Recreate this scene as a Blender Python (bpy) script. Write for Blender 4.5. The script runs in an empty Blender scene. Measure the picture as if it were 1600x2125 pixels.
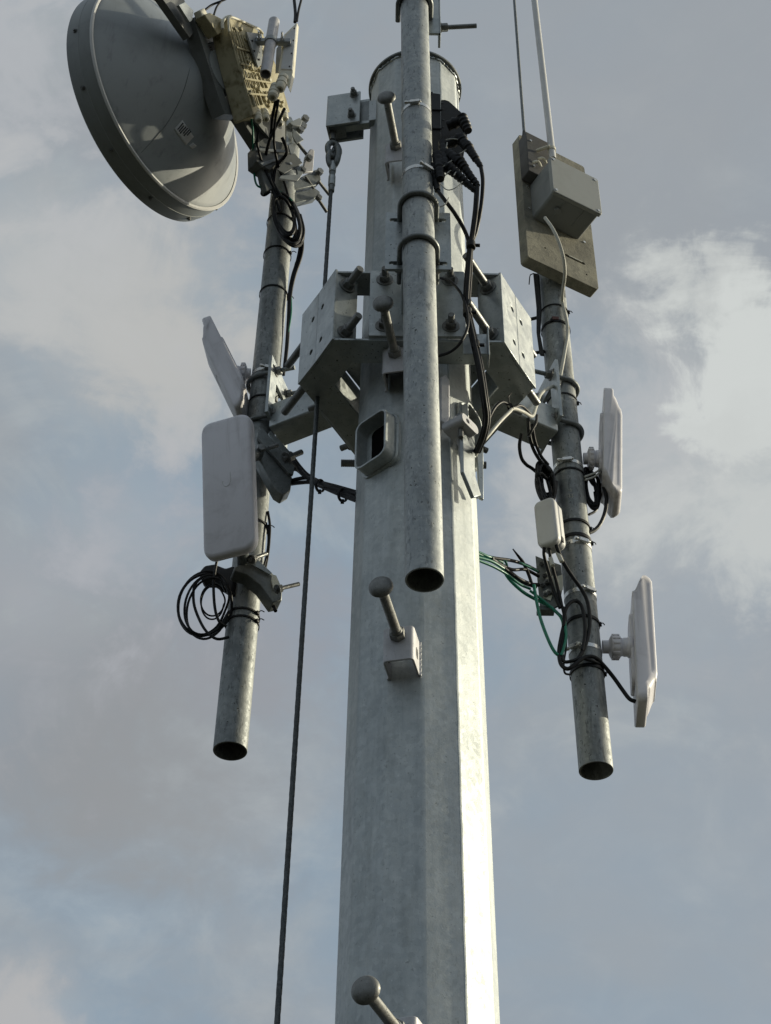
import bpy, math, random
from math import sin, cos, pi, radians as rad
from mathutils import Vector as V, Matrix as M, geometry, noise as mnoise
random.seed(7)
SC = bpy.context.scene
COL = SC.collection
# ------------------------------------------------------------------ camera
FPX, CX, CY = 3400.0, 800.0, 1062.5
_u = V((53.0/FPX, 3762.0/FPX, 1.0)).normalized()
TH = math.asin(_u.z); RHO = math.asin(_u.x/cos(TH))
_r0, _u0, FW = V((1, 0, 0)), V((0, -sin(TH), cos(TH))), V((0, cos(TH), sin(TH)))
RT = cos(RHO)*_r0 + sin(RHO)*_u0
UP = -sin(RHO)*_r0 + cos(RHO)*_u0
CP = V((0, 0, 1.6))
cam = bpy.data.cameras.new("camera"); cam.sensor_fit = 'VERTICAL'; cam.sensor_height = 36.0
cam.lens = 36.0*FPX/2125.0; cam.clip_start = .05; cam.clip_end = 20000
co = bpy.data.objects.new("camera", cam); COL.objects.link(co)
co.matrix_world = M(((RT.x, UP.x, -FW.x, CP.x), (RT.y, UP.y, -FW.y, CP.y), (RT.z, UP.z, -FW.z, CP.z), (0, 0, 0, 1)))
SC.camera = co
SC.view_settings.view_transform = 'Standard'; SC.view_settings.look = 'None'
SC.view_settings.exposure = 0.50; SC.view_settings.gamma = 1.0
SC.cycles.max_bounces = 8
# ------------------------------------------------------------------ sun
SUN_AZ, SUN_EL = rad(106), rad(22)          # azimuth counted from the viewer's side towards the right
SD = V((sin(SUN_AZ)*cos(SUN_EL), -cos(SUN_AZ)*cos(SUN_EL), sin(SUN_EL)))
sl = bpy.data.lights.new("sun", 'SUN'); sl.energy = 2.75; sl.angle = rad(.5); sl.color = (1, .915, .69)
so = bpy.data.objects.new("sun", sl); COL.objects.link(so)
so.rotation_euler = SD.to_track_quat('Z', 'Y').to_euler()


def ray(px, py): return FW + RT*((px-CX)/FPX) + UP*((CY-py)/FPX)
def at(px, py, Y):
    d = ray(px, py); return CP + d*(Y/d.y)
def atz(px, py, z):
    d = ray(px, py); return CP + d*((z-CP.z)/d.z)
def on(px, py, p0, n):
    d = ray(px, py); return CP + d*((p0-CP).dot(n)/d.dot(n))
def azd(deg): return V((sin(rad(deg)), -cos(rad(deg)), 0))   # horizontal direction, 0 = towards the viewer's side, + = right


# ------------------------------------------------------------------ sky
world = bpy.data.worlds.new("World"); SC.world = world; world.use_nodes = True
class NT:
    def __init__(s, tree): s.t = tree; s.n = tree.nodes; s.l = tree.links
    def node(s, kind, **kw):
        nd = s.n.new(kind)
        for k, v in kw.items():
            if k.startswith('i_'): nd.inputs[k[2:].replace('_', ' ')].default_value = v
            else: setattr(nd, k, v)
        return nd
    def link(s, a, b): s.l.new(a, b)
    def val(s, sock, x):
        if hasattr(x, 'is_output'): s.l.new(x, sock)
        else: sock.default_value = x
    def math(s, op, a, b=0.0, clamp=False):
        nd = s.n.new('ShaderNodeMath'); nd.operation = op; nd.use_clamp = clamp
        s.val(nd.inputs[0], a); s.val(nd.inputs[1], b); return nd.outputs[0]
    def mix(s, f, a, b, blend='MIX'):
        nd = s.n.new('ShaderNodeMix'); nd.data_type = 'RGBA'; nd.blend_type = blend
        s.val(nd.inputs[0], f)
        for i, c in ((6, a), (7, b)):
            if hasattr(c, 'is_output'): s.l.new(c, nd.inputs[i])
            else: nd.inputs[i].default_value = (*c, 1) if len(c) == 3 else c
        return nd.outputs[2]
    def noise(s, vec, scale, detail=4, rough=.55, dist=0.0):
        nd = s.n.new('ShaderNodeTexNoise'); nd.inputs['Scale'].default_value = scale; nd.inputs['Detail'].default_value = detail
        nd.inputs['Roughness'].default_value = rough; nd.inputs['Distortion'].default_value = dist
        if vec is not None: s.l.new(vec, nd.inputs['Vector'])
        return nd.outputs['Fac']
    def ramp(s, f, lo, hi, a=0.0, b=1.0):
        nd = s.n.new('ShaderNodeMapRange'); nd.interpolation_type = 'SMOOTHSTEP'
        s.val(nd.inputs[0], f); nd.inputs[1].default_value = lo; nd.inputs[2].default_value = hi
        nd.inputs[3].default_value = a; nd.inputs[4].default_value = b; return nd.outputs[0]
    def scale(s, vec, x, y, z, loc=(0, 0, 0)):
        nd = s.n.new('ShaderNodeMapping'); nd.inputs['Scale'].default_value = (x, y, z); nd.inputs['Location'].default_value = loc
        s.l.new(vec, nd.inputs['Vector']); return nd.outputs[0]


def build_sky():
    world.node_tree.nodes.clear()
    t = NT(world.node_tree)
    out = t.node('ShaderNodeOutputWorld'); bg = t.node('ShaderNodeBackground')
    t.link(bg.outputs[0], out.inputs[0])
    dirv = t.node('ShaderNodeTexCoord').outputs['Generated']
    sky = t.node('ShaderNodeTexSky', sky_type='NISHITA', sun_disc=False, sun_elevation=SUN_EL, sun_rotation=math.atan2(SD.x, SD.y))
    sk = t.n.new('ShaderNodeVectorMath'); sk.operation = 'SCALE'; t.link(sky.outputs[0], sk.inputs[0]); sk.inputs['Scale'].default_value = .07
    # soft veil of cloud: slow noise picks blue-grey or neutral grey, finer ones give the clouds their edges
    n1 = t.noise(t.scale(dirv, 1, 1, 1.5, (.31, .12, .4)), 4.2, 6, .55, .3)
    n2 = t.noise(t.scale(dirv, 1, 1, 1.4, (2.3, 1.2, 5.4)), 9.5, 8, .6, .45)
    n4 = t.noise(t.scale(dirv, 1, 1, 1.3, (5.3, 4.2, 2.4)), 24, 7, .62, .5)
    blue = (.192, .250, .306); grey = (.244, .266, .284); pale = (.385, .400, .390)
    veil = t.mix(t.ramp(n1, .34, .62, .1, 1), blue, grey)
    veil = t.mix(t.ramp(n2, .50, .78, 0, .45), veil, pale)
    veil = t.mix(t.ramp(n4, .45, .75, 0, .14), veil, pale)
    veil = t.mix(t.ramp(n4, .55, .28, 0, .12), veil, (.20, .21, .225))
    # the brighter and the darker cloud masses, each round a direction in the sky, with billowing edges
    def blob(px, py, size, soft, warp):
        d = ray(px, py).normalized()
        nd = t.n.new('ShaderNodeVectorMath'); nd.operation = 'DISTANCE'
        t.link(dirv, nd.inputs[0]); nd.inputs[1].default_value = d
        dd = t.math('ADD', nd.outputs['Value'], t.math('MULTIPLY', t.math('SUBTRACT', n2, .5), warp))
        dd = t.math('ADD', dd, t.math('MULTIPLY', t.math('SUBTRACT', n4, .5), warp*.45))
        dd = t.math('ADD', dd, t.math('MULTIPLY', t.math('SUBTRACT', n1, .5), warp*.5))
        return t.ramp(dd, size+soft, size-soft)
    for px, py, size, soft, warp, c, amt in (
            (1330, 150, .17, .12, .2, (.250, .266, .280), .75),
            (40, 110, .06, .035, .3, (.345, .358, .37), .85),
            (150, 30, .03, .025, .3, (.36, .37, .375), .6),
            (20, 300, .04, .03, .3, (.33, .345, .36), .6),
            (300, 230, .07, .06, .3, (.27, .28, .30), .5),
            (1500, 1750, .12, .10, .3, (.245, .274, .300), .6),
            (1400, 1150, .08, .07, .3, (.29, .30, .31), .6),
            (110, 1430, .08, .065, .22, (.208, .216, .226), .7),
            (330, 1590, .065, .055, .22, (.226, .229, .228), .65),
            (480, 1330, .05, .05, .3, (.240, .246, .265), .6),
            (60, 1250, .05, .045, .25, (.30, .31, .33), .6),
            (250, 640, .062, .042, .22, (.365, .368, .358), .8),
            (330, 720, .035, .034, .22, (.375, .372, .355), .65),
            (60, 520, .055, .045, .22, (.375, .380, .372), .8),
            (120, 430, .03, .03, .24, (.36, .37, .38), .5),
            (20, 2120, .030, .024, .14, (.365, .355, .345), .8),
            (230, 1130, .04, .04, .3, (.335, .345, .365), .55),
            (1560, 900, .085, .050, .26, (.375, .392, .385), .8),
            (1430, 830, .045, .035, .28, (.35, .355, .365), .6),
            (1505, 640, .036, .016, .20, (.42, .435, .42), .85),
            (1580, 770, .052, .015, .22, (.47, .488, .47), .95),
            (1600, 1060, .045, .03, .26, (.43, .445, .43), .7)):
        veil = t.mix(t.math('MULTIPLY', blob(px, py, size, soft, warp), amt), veil, c)
    col = t.mix(.92, sk.outputs[0], veil)
    # towards the sun the cloud glows, away from it the sky is a little deeper
    nd = t.n.new('ShaderNodeVectorMath'); nd.operation = 'DOT_PRODUCT'; t.link(dirv, nd.inputs[0]); nd.inputs[1].default_value = SD
    col = t.mix(t.ramp(nd.outputs['Value'], .72, 1.0, 0, .8), col, (1.6, 1.45, 1.15))
    t.link(col, bg.inputs['Color']); bg.inputs['Strength'].default_value = 1.0
build_sky()


# ------------------------------------------------------------------ materials
def mat_base(name):
    m = bpy.data.materials.new(name); m.use_nodes = True
    t = NT(m.node_tree); b = t.n['Principled BSDF']
    obj = t.node('ShaderNodeTexCoord').outputs['Object']
    return m, t, b, obj
def bump(t, b, h, strength, dist=.002):
    nd = t.node('ShaderNodeBump'); nd.inputs['Strength'].default_value = strength; nd.inputs['Distance'].default_value = dist
    t.link(h, nd.inputs['Height']); t.link(nd.outputs[0], b.inputs['Normal'])

def galv(name, lo, hi, metal=.55, rough=(.36, .6), spangle=55, pits=.5, streak=.35, stain=None, stain_amt=0.0, bmp=.25, fleck=.15):
    """hot-dip zinc: mottled grey, spangle flakes, dark pin pits, faint drawn streaks"""
    m, t, b, o = mat_base(name)
    big = t.noise(o, 5.5, 6, .6, .3); mid = t.noise(o, 28, 5, .6); fine = t.noise(o, 240, 3, .6)
    st = t.noise(t.scale(o, 55, 55, 2.2), 1.0, 5, .6)
    vo = t.node('ShaderNodeTexVoronoi'); vo.inputs['Scale'].default_value = spangle; t.link(o, vo.inputs['Vector'])
    sep = t.node('ShaderNodeSeparateColor'); t.link(vo.outputs['Color'], sep.inputs[0])
    f = t.math('ADD', t.math('MULTIPLY', t.ramp(big, .3, .7), .34), t.math('MULTIPLY', t.ramp(mid, .3, .7), .28))
    f = t.math('ADD', f, t.math('MULTIPLY', sep.outputs[0], .26))
    f = t.math('ADD', f, t.math('MULTIPLY', t.math('SUBTRACT', st, .5), streak), True)
    c = t.mix(f, lo, hi)
    c = t.mix(t.ramp(fine, .60, .72, 0, .30), c, tuple(x*.45 for x in lo))
    p = t.noise(o, 120, 2, .5)
    pm = t.math('MULTIPLY', t.ramp(p, .655, .72), t.ramp(mid, .40, .56, 0, pits))
    c = t.mix(pm, c, (.03, .032, .03))
    lt = t.noise(t.scale(o, 1, 1, .6, (3, 1, 2)), 160, 2, .5)
    c = t.mix(t.ramp(lt, .68, .78, 0, .35), c, tuple(min(1, x*1.35) for x in hi))
    if stain:
        s2 = t.noise(t.scale(o, 14, 14, 3.5, (1, 5, 2)), 1.0, 6, .65, .4)
        c = t.mix(t.ramp(s2, .48, .70, 0, stain_amt), c, stain)
    t.link(c, b.inputs['Base Color'])
    b.inputs['Metallic'].default_value = metal
    t.link(t.ramp(t.math('ADD', t.math('MULTIPLY', mid, .6), t.math('MULTIPLY', sep.outputs[1], .4)), .25, .75, *rough), b.inputs['Roughness'])
    fk = t.noise(t.scale(o, 90, 90, 26, (9, 3, 1)), 1.0, 4, .6, .3)
    c = t.mix(t.ramp(fk, .57, .66, 0, fleck), c, tuple(x*.4 for x in lo))
    fl = t.noise(t.scale(o, 110, 110, 40, (2, 8, 5)), 1.0, 4, .6, .3)
    c = t.mix(t.ramp(fl, .62, .70, 0, fleck*.8), c, tuple(min(1, x*1.35) for x in hi))
    # fine drawn scratches, crossing the length at a slant
    sc1 = t.noise(t.scale(o, 260, 260, 9, (4, 2, 8)), 1.0, 3, .5)
    c = t.mix(t.ramp(sc1, .66, .74, 0, .25), c, tuple(x*.6 for x in lo))
    t.link(c, b.inputs['Base Color'])
    h = t.math('ADD', t.math('MULTIPLY', mid, .8), t.math('MULTIPLY', fine, .35))
    h = t.math('SUBTRACT', h, t.math('MULTIPLY', pm, .8))
    bump(t, b, h, bmp, .0025)
    return m

def plastic(name, c, rough=.5, dirt=(.2, .19, .17), dirt_amt=.25, scale=7, spec=.4, bmp=.05, streaks=.3):
    m, t, b, o = mat_base(name)
    n = t.noise(o, scale, 6, .62, .5); s = t.noise(t.scale(o, 30, 30, 2.5), 1, 4, .6); f = t.noise(o, 210, 3, .6)
    k = t.ramp(n, .45, .78, 0, dirt_amt)
    k = t.math('ADD', k, t.math('MULTIPLY', t.ramp(s, .52, .8), dirt_amt*streaks*1.4), True)
    c2 = t.mix(k, c, dirt)
    c2 = t.mix(t.ramp(f, .62, .74, 0, .16), c2, tuple(x*.6 for x in c))
    t.link(c2, b.inputs['Base Color']); t.link(t.ramp(n, .3, .7, rough-.08, rough+.12), b.inputs['Roughness'])
    b.inputs['Specular IOR Level'].default_value = spec
    bump(t, b, t.math('ADD', n, t.math('MULTIPLY', f, .4)), bmp, .002)
    return m

def wood_mat(name):
    m, t, b, o = mat_base(name)
    g = t.noise(t.scale(o, 5, 5, 16), 1, 7, .7, .5); n = t.noise(o, 7, 7, .68, .5); f = t.noise(o, 130, 4, .65); k = t.noise(o, 32, 5, .7, .3)
    c = t.mix(t.ramp(n, .3, .7), (.185, .18, .15), (.335, .322, .255))
    c = t.mix(t.ramp(g, .4, .75, 0, .35), c, (.16, .145, .11))
    c = t.mix(t.ramp(k, .48, .70, 0, .6), c, (.12, .12, .105))
    c = t.mix(t.ramp(f, .60, .72, 0, .5), c, (.05, .048, .04))
    t.link(c, b.inputs['Base Color']); b.inputs['Roughness'].default_value = .9
    bump(t, b, t.math('ADD', k, f), .5, .003)
    return m

def rope_mat(name):
    m, t, b, o = mat_base(name)
    n = t.noise(o, 160, 3, .6); big = t.noise(o, 6, 3, .5)
    c = t.mix(t.ramp(n, .35, .65), (.05, .058, .062), (.095, .105, .108))
    c = t.mix(t.ramp(big, .5, .7, 0, .4), c, (.05, .045, .035))
    t.link(c, b.inputs['Base Color']); b.inputs['Metallic'].default_value = .45; b.inputs['Roughness'].default_value = .5
    return m

def ground_mat(name):
    m, t, b, o = mat_base(name)
    n = t.noise(o, .35, 8, .6); f = t.noise(o, 9, 6, .7)
    c = t.mix(t.ramp(n, .4, .6), (.011, .015, .007), (.026, .024, .016))
    c = t.mix(t.ramp(f, .5, .7, 0, .6), c, (.012, .016, .007))
    t.link(c, b.inputs['Base Color']); b.inputs['Roughness'].default_value = .95
    bump(t, b, f, .6, .05)
    return m

MAT = {
    'pole': galv('pole_zinc', (.345, .38, .395), (.56, .59, .585), .5, (.47, .62), 75, .3, .85, (.27, .295, .295), .40, .28, .12),
    'pipe': galv('pipe_zinc', (.225, .25, .262), (.45, .47, .46), .5, (.40, .58), 90, 1.0, .6, (.10, .105, .10), .45, .4, .5),
    'old': galv('weathered_pipe_zinc', (.155, .172, .178), (.335, .352, .345), .4, (.46, .64), 90, 1.0, .8, (.06, .063, .058), .7, .45, .7),
    'plate': galv('plate_zinc', (.27, .305, .32), (.50, .53, .53), .55, (.28, .42), 45, .9, .15, (.30, .31, .30), .4, .22),
    'dark': galv('dull_zinc', (.12, .135, .14), (.27, .29, .29), .5, (.42, .6), 70, .5, .2, (.07, .068, .05), .4, .25),
    'bolt': galv('bolt_zinc', (.12, .125, .125), (.30, .31, .31), .6, (.36, .55), 120, .4, .1, (.09, .08, .06), .4, .3),
    'peg': galv('peg_zinc', (.13, .135, .132), (.30, .305, .295), .45, (.42, .6), 110, .9, .3, (.10, .085, .06), .5, .4),
    'paint': galv('zinc_paint', (.42, .43, .46), (.60, .60, .63), .15, (.5, .65), 40, .4, .2, (.30, .28, .25), .3, .35),
    'bright': galv('stainless_band', (.55, .56, .55), (.75, .75, .73), .85, (.22, .36), 150, .1, .1, None, 0, .08),
    'dish': plastic('dish_paint', (.275, .30, .315), .38, (.19, .205, .215), .5, 5, .5, .04, 1.5),
    'rim': plastic('dish_rim_paint', (.26, .28, .285), .5, (.15, .155, .15), .4, 6, .4, .05, .5),
    'frame': plastic('dish_frame_paint', (.15, .16, .16), .5, (.07, .07, .065), .5, 14, .4, .08),
    'radio': plastic('radio_casting', (.45, .415, .285), .6, (.13, .105, .045), .85, 22, .3, .25, 1.0),
    'cream': plastic('cream_plastic', (.70, .675, .56), .45, (.35, .30, .2), .35, 18, .4, .05),
    'white': plastic('antenna_plastic', (.74, .725, .765), .42, (.40, .38, .39), .55, 9, .4, .03, 1.0),
    'ivory': plastic('ivory_plastic', (.62, .625, .625), .45, (.40, .39, .36), .3, 12, .4, .04),
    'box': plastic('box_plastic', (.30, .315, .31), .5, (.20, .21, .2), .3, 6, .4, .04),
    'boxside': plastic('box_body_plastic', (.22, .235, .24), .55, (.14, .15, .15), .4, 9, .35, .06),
    'black': plastic('cable_black', (.009, .010, .012), .5, (.03, .03, .03), .3, 30, .25, .08),
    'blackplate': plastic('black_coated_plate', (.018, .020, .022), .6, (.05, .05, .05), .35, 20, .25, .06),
    'green': plastic('cable_green', (.012, .20, .13), .4, (.01, .06, .04), .4, 30, .5, .03),
    'greyc': plastic('cable_grey', (.50, .50, .45), .5, (.25, .24, .2), .3, 40, .4, .04),
    'wood': wood_mat('weathered_plywood'),
    'slab': plastic('dark_block', (.085, .085, .085), .7, (.04, .04, .04), .4, 14, .3, .15),
    'rope': rope_mat('wire_rope'),
    'sticker': plastic('sticker_paper', (.52, .52, .51), .5, (.3, .3, .3), .2, 60, .4, .02),
    'ink': plastic('sticker_ink', (.03, .03, .032), .6, (.1, .1, .1), .2, 60, .3, .02),
    'gloss': plastic('gloss_label', (.72, .72, .62), .3, (.6, .6, .5), .2, 40, .5, .02),
    'blue': plastic('blue_plug', (.02, .07, .2), .5),
    'red': plastic('red_tape', (.13, .06, .055), .6, (.05, .05, .05), .6, 60),
    'hollow_shade': plastic('hollow_shade_black', (.004, .004, .004), .9, (.006, .006, .006), .2, 20, .05, .02),  # near-black colour standing for the shade inside the ports
    'ground': ground_mat('rough_grass'),
}


# ------------------------------------------------------------------ mesh builder
def basis(z, hint=None):
    z = z.normalized()
    h = hint if hint is not None else (V((0, 0, 1)) if abs(z.z) < .95 else V((0, 1, 0)))
    x = (h - z*h.dot(z)).normalized(); y = z.cross(x)
    return M((x, y, z)).transposed()      # columns x, y, z
def frame(o, x, y, z): return M(((x.x, y.x, z.x, o.x), (x.y, y.y, z.y, o.y), (x.z, y.z, z.z, o.z), (0, 0, 0, 1)))

class MB:
    def __init__(s): s.v = []; s.f = []
    def add(s, vs, fs):
        b = len(s.v); s.v += [V(p) for p in vs]; s.f += [tuple(i+b for i in f) for f in fs]; return s
    def box(s, c, size, R=None):
        R = R or M.Identity(3); c = V(c); hx, hy, hz = (k/2 for k in size)
        vs = [c + R @ V((x*hx, y*hy, z*hz)) for x in (-1, 1) for y in (-1, 1) for z in (-1, 1)]
        return s.add(vs, [(0, 1, 3, 2), (4, 6, 7, 5), (0, 4, 5, 1), (2, 3, 7, 6), (0, 2, 6, 4), (1, 5, 7, 3)])
    def cyl(s, p0, p1, r0, r1=None, n=24, caps=True, hint=None, rot=0.0):
        p0, p1 = V(p0), V(p1); r1 = r0 if r1 is None else r1; R = basis(p1-p0, hint)
        ring = [V((cos(2*pi*i/n+rot), sin(2*pi*i/n+rot), 0)) for i in range(n)]
        vs = [p0 + R @ (q*r0) for q in ring] + [p1 + R @ (q*r1) for q in ring]
        fs = [(i, (i+1) % n, n+(i+1) % n, n+i) for i in range(n)]
        if caps: fs += [tuple(reversed(range(n))), tuple(range(n, 2*n))]
        return s.add(vs, fs)
    def hollow(s, p0, p1, ro, ri, n=48):
        p0, p1 = V(p0), V(p1); R = basis(p1-p0)
        vs = []
        for p, r in ((p0, ro), (p1, ro), (p1, ri), (p0, ri)):
            vs += [p + R @ V((r*cos(2*pi*i/n), r*sin(2*pi*i/n), 0)) for i in range(n)]
        fs = []
        for k in range(4):
            a, b = k*n, ((k+1) % 4)*n
            fs += [(a+i, a+(i+1) % n, b+(i+1) % n, b+i) for i in range(n)]
        return s.add(vs, fs)
    def lathe(s, prof, o, z, n=40, hint=None, cap0=True, cap1=True):
        o = V(o); R = basis(V(z), hint); vs = []
        for r, h in prof: vs += [o + R @ V((r*cos(2*pi*i/n), r*sin(2*pi*i/n), h)) for i in range(n)]
        fs = []
        for k in range(len(prof)-1):
            fs += [(k*n+i, k*n+(i+1) % n, (k+1)*n+(i+1) % n, (k+1)*n+i) for i in range(n)]
        if cap0: fs.append(tuple(reversed(range(n))))
        if cap1: fs.append(tuple(range((len(prof)-1)*n, len(prof)*n)))
        return s.add(vs, fs)
    def tube(s, pts, r, n=8, closed=False, sub=6, caps=True):
        pts = [V(p) for p in pts]
        P = smooth_path(pts, sub, closed) if sub > 1 else pts
        N = len(P); vs = []; prev = None
        for i, p in enumerate(P):
            if closed: tan = P[(i+1) % N] - P[i-1]
            else: tan = P[min(i+1, N-1)] - P[max(i-1, 0)]
            if tan.length < 1e-9: tan = V((0, 0, 1))
            tan.normalize()
            if prev is None: x = basis(tan).col[0]
            else:
                x = prev - tan*prev.dot(tan)
                x = x.normalized() if x.length > 1e-6 else basis(tan).col[0]
            prev = x.copy(); y = tan.cross(x)
            rr = r(i/(N-1)) if callable(r) else r
            vs += [p + (x*cos(2*pi*k/n) + y*sin(2*pi*k/n))*rr for k in range(n)]
        fs = []
        for i in range(N if closed else N-1):
            j = (i+1) % N
            fs += [(i*n+k, i*n+(k+1) % n, j*n+(k+1) % n, j*n+k) for k in range(n)]
        if caps and not closed: fs += [tuple(reversed(range(n))), tuple(range((N-1)*n, N*n))]
        return s.add(vs, fs)
    def prism(s, poly, F, h, holes=()):
        """polygon (local xy of frame F) with holes, extruded along local z from 0 to h"""
        loops = [list(poly)] + [list(q) for q in holes]
        tri = geometry.tessellate_polygon([[V((p[0], p[1], 0)) for p in L] for L in loops])
        flat = [p for L in loops for p in L]; n = len(flat)
        vs = [F @ V((p[0], p[1], 0)) for p in flat] + [F @ V((p[0], p[1], h)) for p in flat]
        if holes:
            fs = [tuple(t) for t in tri] + [tuple(i+n for i in reversed(t)) for t in tri]
        else: fs = [tuple(reversed(range(n))), tuple(range(n, 2*n))]
        b = 0
        for L in loops:
            m = len(L); fs += [(b+i, b+(i+1) % m, n+b+(i+1) % m, n+b+i) for i in range(m)]; b += m
        return s.add(vs, fs)
    def nut(s, c, ax, af=.024, h=.014, washer=.019, hint=None):
        c = V(c); ax = V(ax).normalized()
        if washer: s.cyl(c, c+ax*.003, washer, n=24)
        s.cyl(c+ax*.003, c+ax*(.003+h), af*.577, n=6, hint=hint)
        return s.cyl(c+ax*(.003+h), c+ax*(.0045+h), af*.5, af*.44, n=20)
    def xf(s, mat): s.v = [mat @ p for p in s.v]; return s
    def build(s, name, mat, parent=None, bevel=0.0, sharp=38, seg=2):
        me = bpy.data.meshes.new(name); me.from_pydata([tuple(p) for p in s.v], [], s.f); me.validate()
        import bmesh
        bm = bmesh.new(); bm.from_mesh(me); bmesh.ops.recalc_face_normals(bm, faces=bm.faces); bm.to_mesh(me); bm.free()
        me.polygons.foreach_set('use_smooth', [True]*len(me.polygons)); me.set_sharp_from_angle(angle=rad(sharp))
        me.materials.append(MAT[mat]); o = bpy.data.objects.new(name, me); COL.objects.link(o)
        if bevel:
            b = o.modifiers.new('bevel', 'BEVEL'); b.width = bevel; b.segments = seg; b.limit_method = 'ANGLE'; b.angle_limit = rad(40)
        if parent is not None:
            o.parent = parent
            o.matrix_parent_inverse = base_inv(parent)
        return o
def base_inv(p):
    m = p.matrix_basis.copy(); q = p.parent
    while q is not None:
        m = q.matrix_basis @ p.matrix_parent_inverse @ m if p.parent == q else m
        p = q; q = q.parent
    return m.inverted()
def smooth_path(pts, sub, closed=False):
    out = []; n = len(pts)
    for i in range(n if closed else n-1):
        p1, p2 = pts[i], pts[(i+1) % n]
        p0 = pts[i-1] if (closed or i > 0) else p1*2-p2
        p3 = pts[(i+2) % n] if (closed or i+2 < n) else p2*2-p1
        for k in range(sub):
            t = k/sub
            out.append(.5*((2*p1) + (p2-p0)*t + (2*p0-5*p1+4*p2-p3)*t*t + (3*p1-p0-3*p2+p3)*t*t*t))
    if not closed: out.append(pts[-1])
    return out
def rrect(w, h, r, n=6, cx=0.0, cy=0.0):
    out = []
    for sx, sy, a0 in ((1, 1, 0), (-1, 1, 90), (-1, -1, 180), (1, -1, 270)):
        for k in range(n+1):
            a = rad(a0+90*k/n); out.append((cx+sx*(w/2-r)+r*cos(a), cy+sy*(h/2-r)+r*sin(a)))
    return out
def circ(r, cx=0.0, cy=0.0, n=20): return [(cx+r*cos(2*pi*i/n), cy+r*sin(2*pi*i/n)) for i in range(n)]
def slot(w, h, cx=0.0, cy=0.0): return rrect(w, h, min(w, h)/2-1e-4, 6, cx, cy)

def thing(name, label, cat, loc=(0, 0, 0), group=None):
    o = bpy.data.objects.new(name, None); COL.objects.link(o); o.location = V(loc); o.empty_display_size = .05
    return tag(o, label, cat, group)
def tag(o, label, cat, group=None, kind=None):
    if label: o['label'] = label
    if cat: o['category'] = cat
    if group: o['group'] = group
    if kind: o['kind'] = kind
    return o
def kids(o): return [c for c in COL.objects if c.parent == o]
def dup(o, mat=None, label=None, parent=None):
    c = o.copy(); COL.objects.link(c)
    if parent is not None: c.parent = parent
    if mat is not None: c.matrix_basis = mat
    if label: c['label'] = label
    for ch in kids(o): dup(ch, parent=c)
    return c
def one(mb, name, mat, label, cat, group=None, bevel=0.0): return tag(mb.build(name, mat, None, bevel), label, cat, group)

# ------------------------------------------------------------------ ground
g = MB(); n = 64
g.add([(0, 0, 0)] + [(6000*cos(2*pi*i/n), 6000*sin(2*pi*i/n), 0) for i in range(n)], [(0, i+1, (i+1) % n+1) for i in range(n)])
tag(g.build('ground', 'ground'), None, None, kind='structure')

def slab(mb, pix, p0, n, th):
    """flat piece whose outline lies in the plane through p0 with normal n, thickness th behind it"""
    n = n.normalized(); pts = [on(x, y, p0, n) for x, y in pix]
    R = basis(n); F = frame(pts[0], R.col[0], R.col[1], n); inv = F.inverted()
    loc = [inv @ p for p in pts]
    return mb.prism([(q.x, q.y) for q in loc], F @ M.Translation((0, 0, -th)), th)
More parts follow.
